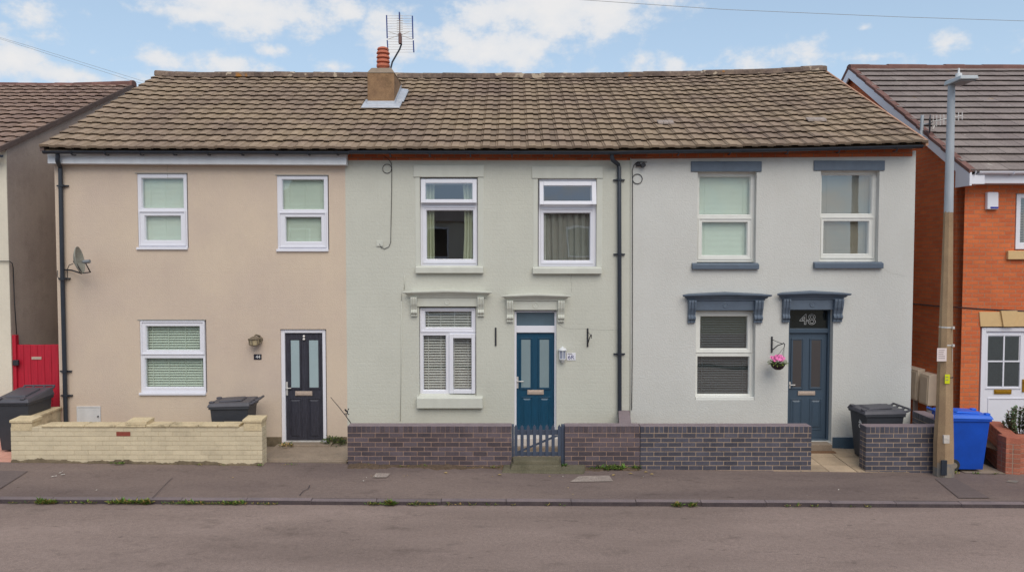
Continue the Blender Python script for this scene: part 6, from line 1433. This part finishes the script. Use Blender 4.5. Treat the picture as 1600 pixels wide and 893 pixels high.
# twig leaning at the house joint
mb = MB(); mb.tube([pt(549,661.5,YW+.25), pt(541,650,YF-.35), pt(530,636,YF-.3), pt(516.5,620,YF-.25)], .009, 5, r2=.005); mb.tube([pt(541,650,YF-.35), pt(544,640,YF-.3)], .006, 5)
for k in range(10): p = pt(543+random.uniform(-2,2),644+random.uniform(-4,4),YF-.3); mb.leaf(p, (random.uniform(-1,1),-.3,random.uniform(-.3,1)), (0,-1,0), .05, .025)
tag(mb.build('dead_stem', K['iron'], fixn=False), 'thin dark dead stem leaning against the cream wall corner', 'stem')

# ================================================================== plants and debris
def clump(name, c, rx_, ry_, h, n, mats, seed, l=(.04, .09), w=(.012, .03), spread=1.):
    r = random.Random(seed); mb = MB()
    for k in range(n):
        a = r.uniform(0, 2*PI); q = math.sqrt(r.random()); z = r.random()**1.3*h*(1-.5*q)
        p = Vector((c[0]+rx_*q*math.cos(a), c[1]+ry_*q*math.sin(a), c[2]+z))
        d = Vector((math.cos(a)*spread+r.uniform(-.5, .5), math.sin(a)*spread+r.uniform(-.5, .5), r.uniform(.1, 1.2)))
        mb.leaf(p, d, (r.uniform(-.3, .3), r.uniform(-.3, .3), 1), r.uniform(*l), r.uniform(*w), r.randrange(len(mats)))
    return mb.build(name, mats, fixn=False)
mb = MB(); r = random.Random(11)
def tuft(mb, x, y, z, w, h, n, mis):
    for k in range(n):
        a = r.uniform(0, 2*PI); q = math.sqrt(r.random())
        mb.leaf((x+w*q*math.cos(a), y+w*.35*q*math.sin(a), z+r.random()*h*.3), (r.uniform(-1, 1), r.uniform(-1, .4), r.uniform(.15, 1.1)), (0, 0, 1), r.uniform(.4, 1)*h, r.uniform(.1, .3)*h+.004, r.choice(mis))
# kerb edge weeds
for (a, b, dens) in ((10,50,.5),(55,75,3.2),(95,110,.6),(125,145,.8),(165,212,1.4),(215,225,3.2),(250,275,.6),(280,345,1.0),(350,372,1.6),(395,430,.6),(575,600,.8),(605,613,4),(640,680,1),(700,800,.25),(860,890,.25),(1060,1066,2.5),(1083,1088,2),(1240,1280,.25),(1340,1375,.25)):
    px = a
    while px < b:
        y = YK-KW-.012; x = px_dir(px, 780).x*y
        tuft(mb, x, y, gz(x,YK)-KH+.005, .05, r.uniform(.03, .06)*(1+.4*min(dens, 2)), int(8+9*dens), (0, 0, 1, 2)); px += 8/max(.35, dens)*r.uniform(.6, 1.4)
stuff(mb.build('weeds', [K['weed'], K['weed_bright'], K['straw']], fixn=False), 'small weeds along the kerb edge')
mb = MB()
for (px, w, h, n, mis) in ((178,.13,.06,40,(1,0)),(309,.06,.04,14,(0,2)),(345,.09,.035,16,(0,2)),(402,.05,.05,16,(0,1)),(443,.1,.035,12,(2,0)),(457,.05,.04,12,(1,0)),(572,.1,.05,20,(0,2)),(602,.12,.035,14,(0,2)),(632,.1,.04,20,(0,2)),(660,.08,.05,18,(0,)),(776,.12,.05,34,(0,2)),(745,.15,.03,20,(2,)),(881,.04,.12,26,(1,)),(955,.24,.10,150,(1,0,0)),(930,.1,.06,30,(0,1)),(995,.07,.10,30,(1,0)),(1500,.08,.05,22,(0,2)),(1532,.06,.05,22,(1,0)),(1560,.05,.05,14,(0,)),(560,.1,.03,14,(2,)),(690,.2,.02,20,(2,)),(720,.2,.02,20,(2,0)),(820,.1,.02,10,(2,)),(905,.1,.03,14,(2,))):
    Y0 = YW-.03 if px > 410 else YC4-.04
    x = px_dir(px, 735).x*Y0; tuft(mb, x, Y0-.02, gz(x)+.008, w, h, n, mis)
stuff(mb.build('weeds', [K['weed'], K['weed_bright'], K['straw']], fixn=False), 'weeds and moss along the foot of the garden walls')
# soil strip at the wall foot
mb = MB()
for (a, b) in ((543,795),(898,1000)):
    m2 = rough_strip(px_dir(a, 735).x*YW, px_dir(b, 735).x*YW, YW, .004, .05, .06, .24, a); o_ = len(mb.v); mb.v += m2.v; mb.f += [tuple(q+o_ for q in f) for f in m2.f]; mb.m += m2.m; mb.t += m2.t
stuff(mb.build('dirt', K['soil'], smooth=True), 'strip of dirt gathered along the foot of the purple brick walls')
# litter and fallen leaves
mb = MB()
for k in range(46):
    px, py = r.choice([(r.uniform(0,1600), r.uniform(741,775)), (r.uniform(540,1010), r.uniform(737,748)), (r.uniform(0,1600), r.uniform(786,880))]); p = gp(px, py, .012 if py < 778 else -.055)
    s = r.uniform(.006, .02)
    mb.leaf(p, (r.uniform(-1,1), r.uniform(-1,1), .12), (0,0,1), s*2, s, 0 if r.random() < .6 else 1)
for (px, py) in ((88,744),(98,741),(94,739),(184,783),(178,782),(190,782)):
    p = gp(px, py, .012 if py < 778 else -.055); 
    for q in range(2): mb.leaf(p+Vector((r.uniform(-.03,.03), r.uniform(-.02,.02), .006)), (r.uniform(-1,1), r.uniform(-1,1), .05), (0,0,1), .05, .035, 0)
for (px, py) in ((777,741),(693,738),(956,742),(982,739),(1015,740),(1006,737)):
    p = gp(px, py, .014); mb.leaf(p, (1, r.uniform(-.5,.5), .15), (0,0,1), .07, .045, 1)
stuff(mb.build('litter', [K['litter'], K['straw']], fixn=False), 'scraps of litter and fallen leaves on pavement and road')
x = pt(525, 694, 12.7).x
tag(clump('weed_plant', (pt(521,694,YF-.12).x, YF-.12, z_b+.01), .19, .09, .17, 170, [K['weed_dark'], K['weed_dark'], K['weed']], 21, spread=1.2), 'dark green weed plant growing at the right of the dark blue door', 'plant')
tag(clump('weed_plant', (pt(446,697,YF-.3).x, YF-.28, z_b+.02), .10, .06, .06, 50, [K['weed_dark'], K['straw']], 22), 'low weed growing at the left foot of the dark blue door', 'plant')
p = gp(1327, 701); tag(clump('weed_plant', (p.x, YF-.12, gz(6)-.01), .06, .05, .10, 70, [K['weed_bright']], 23, (.03, .06)), 'bright green weed at the foot of the white house wall', 'plant')
def shrub(label, cx, cy, z0, w, h, seed):
    r = random.Random(seed); t = thing('shrub', label, 'shrub', (cx, cy, z0)); st = MB(); lv = MB()
    for k in range(44):
        a = r.uniform(0, 2*PI); e = r.uniform(.2, 1.); top = Vector((cx+w*e*math.cos(a), cy+w*.8*e*math.sin(a), z0+h*(1.02-.45*e*e)*r.uniform(.8, 1.05))); b0 = Vector((cx+.05*math.cos(a), cy+.05*math.sin(a), z0))
        mid = b0.lerp(top, .5)+Vector((math.cos(a)*.06, math.sin(a)*.06, 0)); st.tube([b0, mid, top], .008, 5, r2=.003)
        for q in range(60):
            s = r.uniform(.3, 1.03); p = (b0.lerp(mid, s*2) if s < .5 else mid.lerp(top, s*2-1))
            lv.leaf(p, (r.uniform(-1,1), r.uniform(-1,1), r.uniform(.1,1.2)), (r.uniform(-.4,.4), r.uniform(-.4,.4), 1), r.uniform(.035,.06), r.uniform(.02,.032), 0 if r.random() < .8 else 1)
    st.build('stem', K['bushred'], t); lv.build('leaves', [K['bush'], K['bushred']], t, fixn=False)
shrub('small green shrub in the planter before the white door', pt(1597,660,12.3).x, 12.3, .28, .30, .56, 31)

# ================================================================== the other side of the street: it shows in the window panes
struct(sheet(-XE, XE, -6, 3.2, .04).build('far_pavement', K['pave']), 'pavement on the other side of the road')
def opposite(label, x0, x1, h, rh, brick, chim):
    t = thing('brick_house', label, 'house', ((x0+x1)/2, -6, 0), 'houses across the road')
    cx = (x0+x1)/2; ops = [(x0+.8,x0+1.8,3.3,4.7),(x1-1.8,x1-.8,3.3,4.7),(x0+.7,x0+2.1,.8,2.2),(x1-1.7,x1-.8,-.2,2.0)]
    mb = MB(); mb.box(x0, x1-.01, -13, -6, -.6, h); mb.build('wall', brick, t)
    MB().hexa([(x0,-13.2,h-.1),(x1-.012,-13.2,h-.1),(x1-.012,-5.8,h-.1),(x0,-5.8,h-.1)], [(x0,-9.6,h+rh),(x1-.012,-9.6,h+rh),(x1-.012,-9.4,h+rh),(x0,-9.4,h+rh)]).build('roof', K['roofright'], t)
    for k, (a, b, c, d) in enumerate(ops):
        w = MB().ring(a, b, c, d, -5.998, -5.94, .07).build('door_frame' if k == 3 else 'window', K['upvc'], t)
        MB().box(a+.07, b-.07, -5.995, -5.97, c+.07, d-.07).build('door' if k == 3 else 'pane', K['door44'] if k == 3 else K['transom48'], w if k < 3 else t)
    m2 = MB(); m2.box(x0+chim, x0+chim+1.0, -9.9, -9.1, h+rh-.6, h+rh+1.1); c_ = m2.build('chimney', brick, t)
    for q in (.25, .72): MB().lathe((x0+chim+q, -9.5, h+rh+1.1), [(.13,0),(.11,.35),(.13,.4),(.09,.4)], 12).build('chimney_pot', K['terracotta'], c_)
opposite('dark red brick house across the road, reflected in the panes of the cream house', -10.5, -4.5, 5.2, 2.2, K['opp_brick'], .4)
opposite('buff rendered house across the road, reflected in the sage house panes', -4.5, .6, 5.0, 2.3, K['cream_left'], 3.6)
opposite('red brick house across the road, reflected in the white house panes', 1.6, 7.2, 5.3, 2.2, K['opp_brick'], .3)
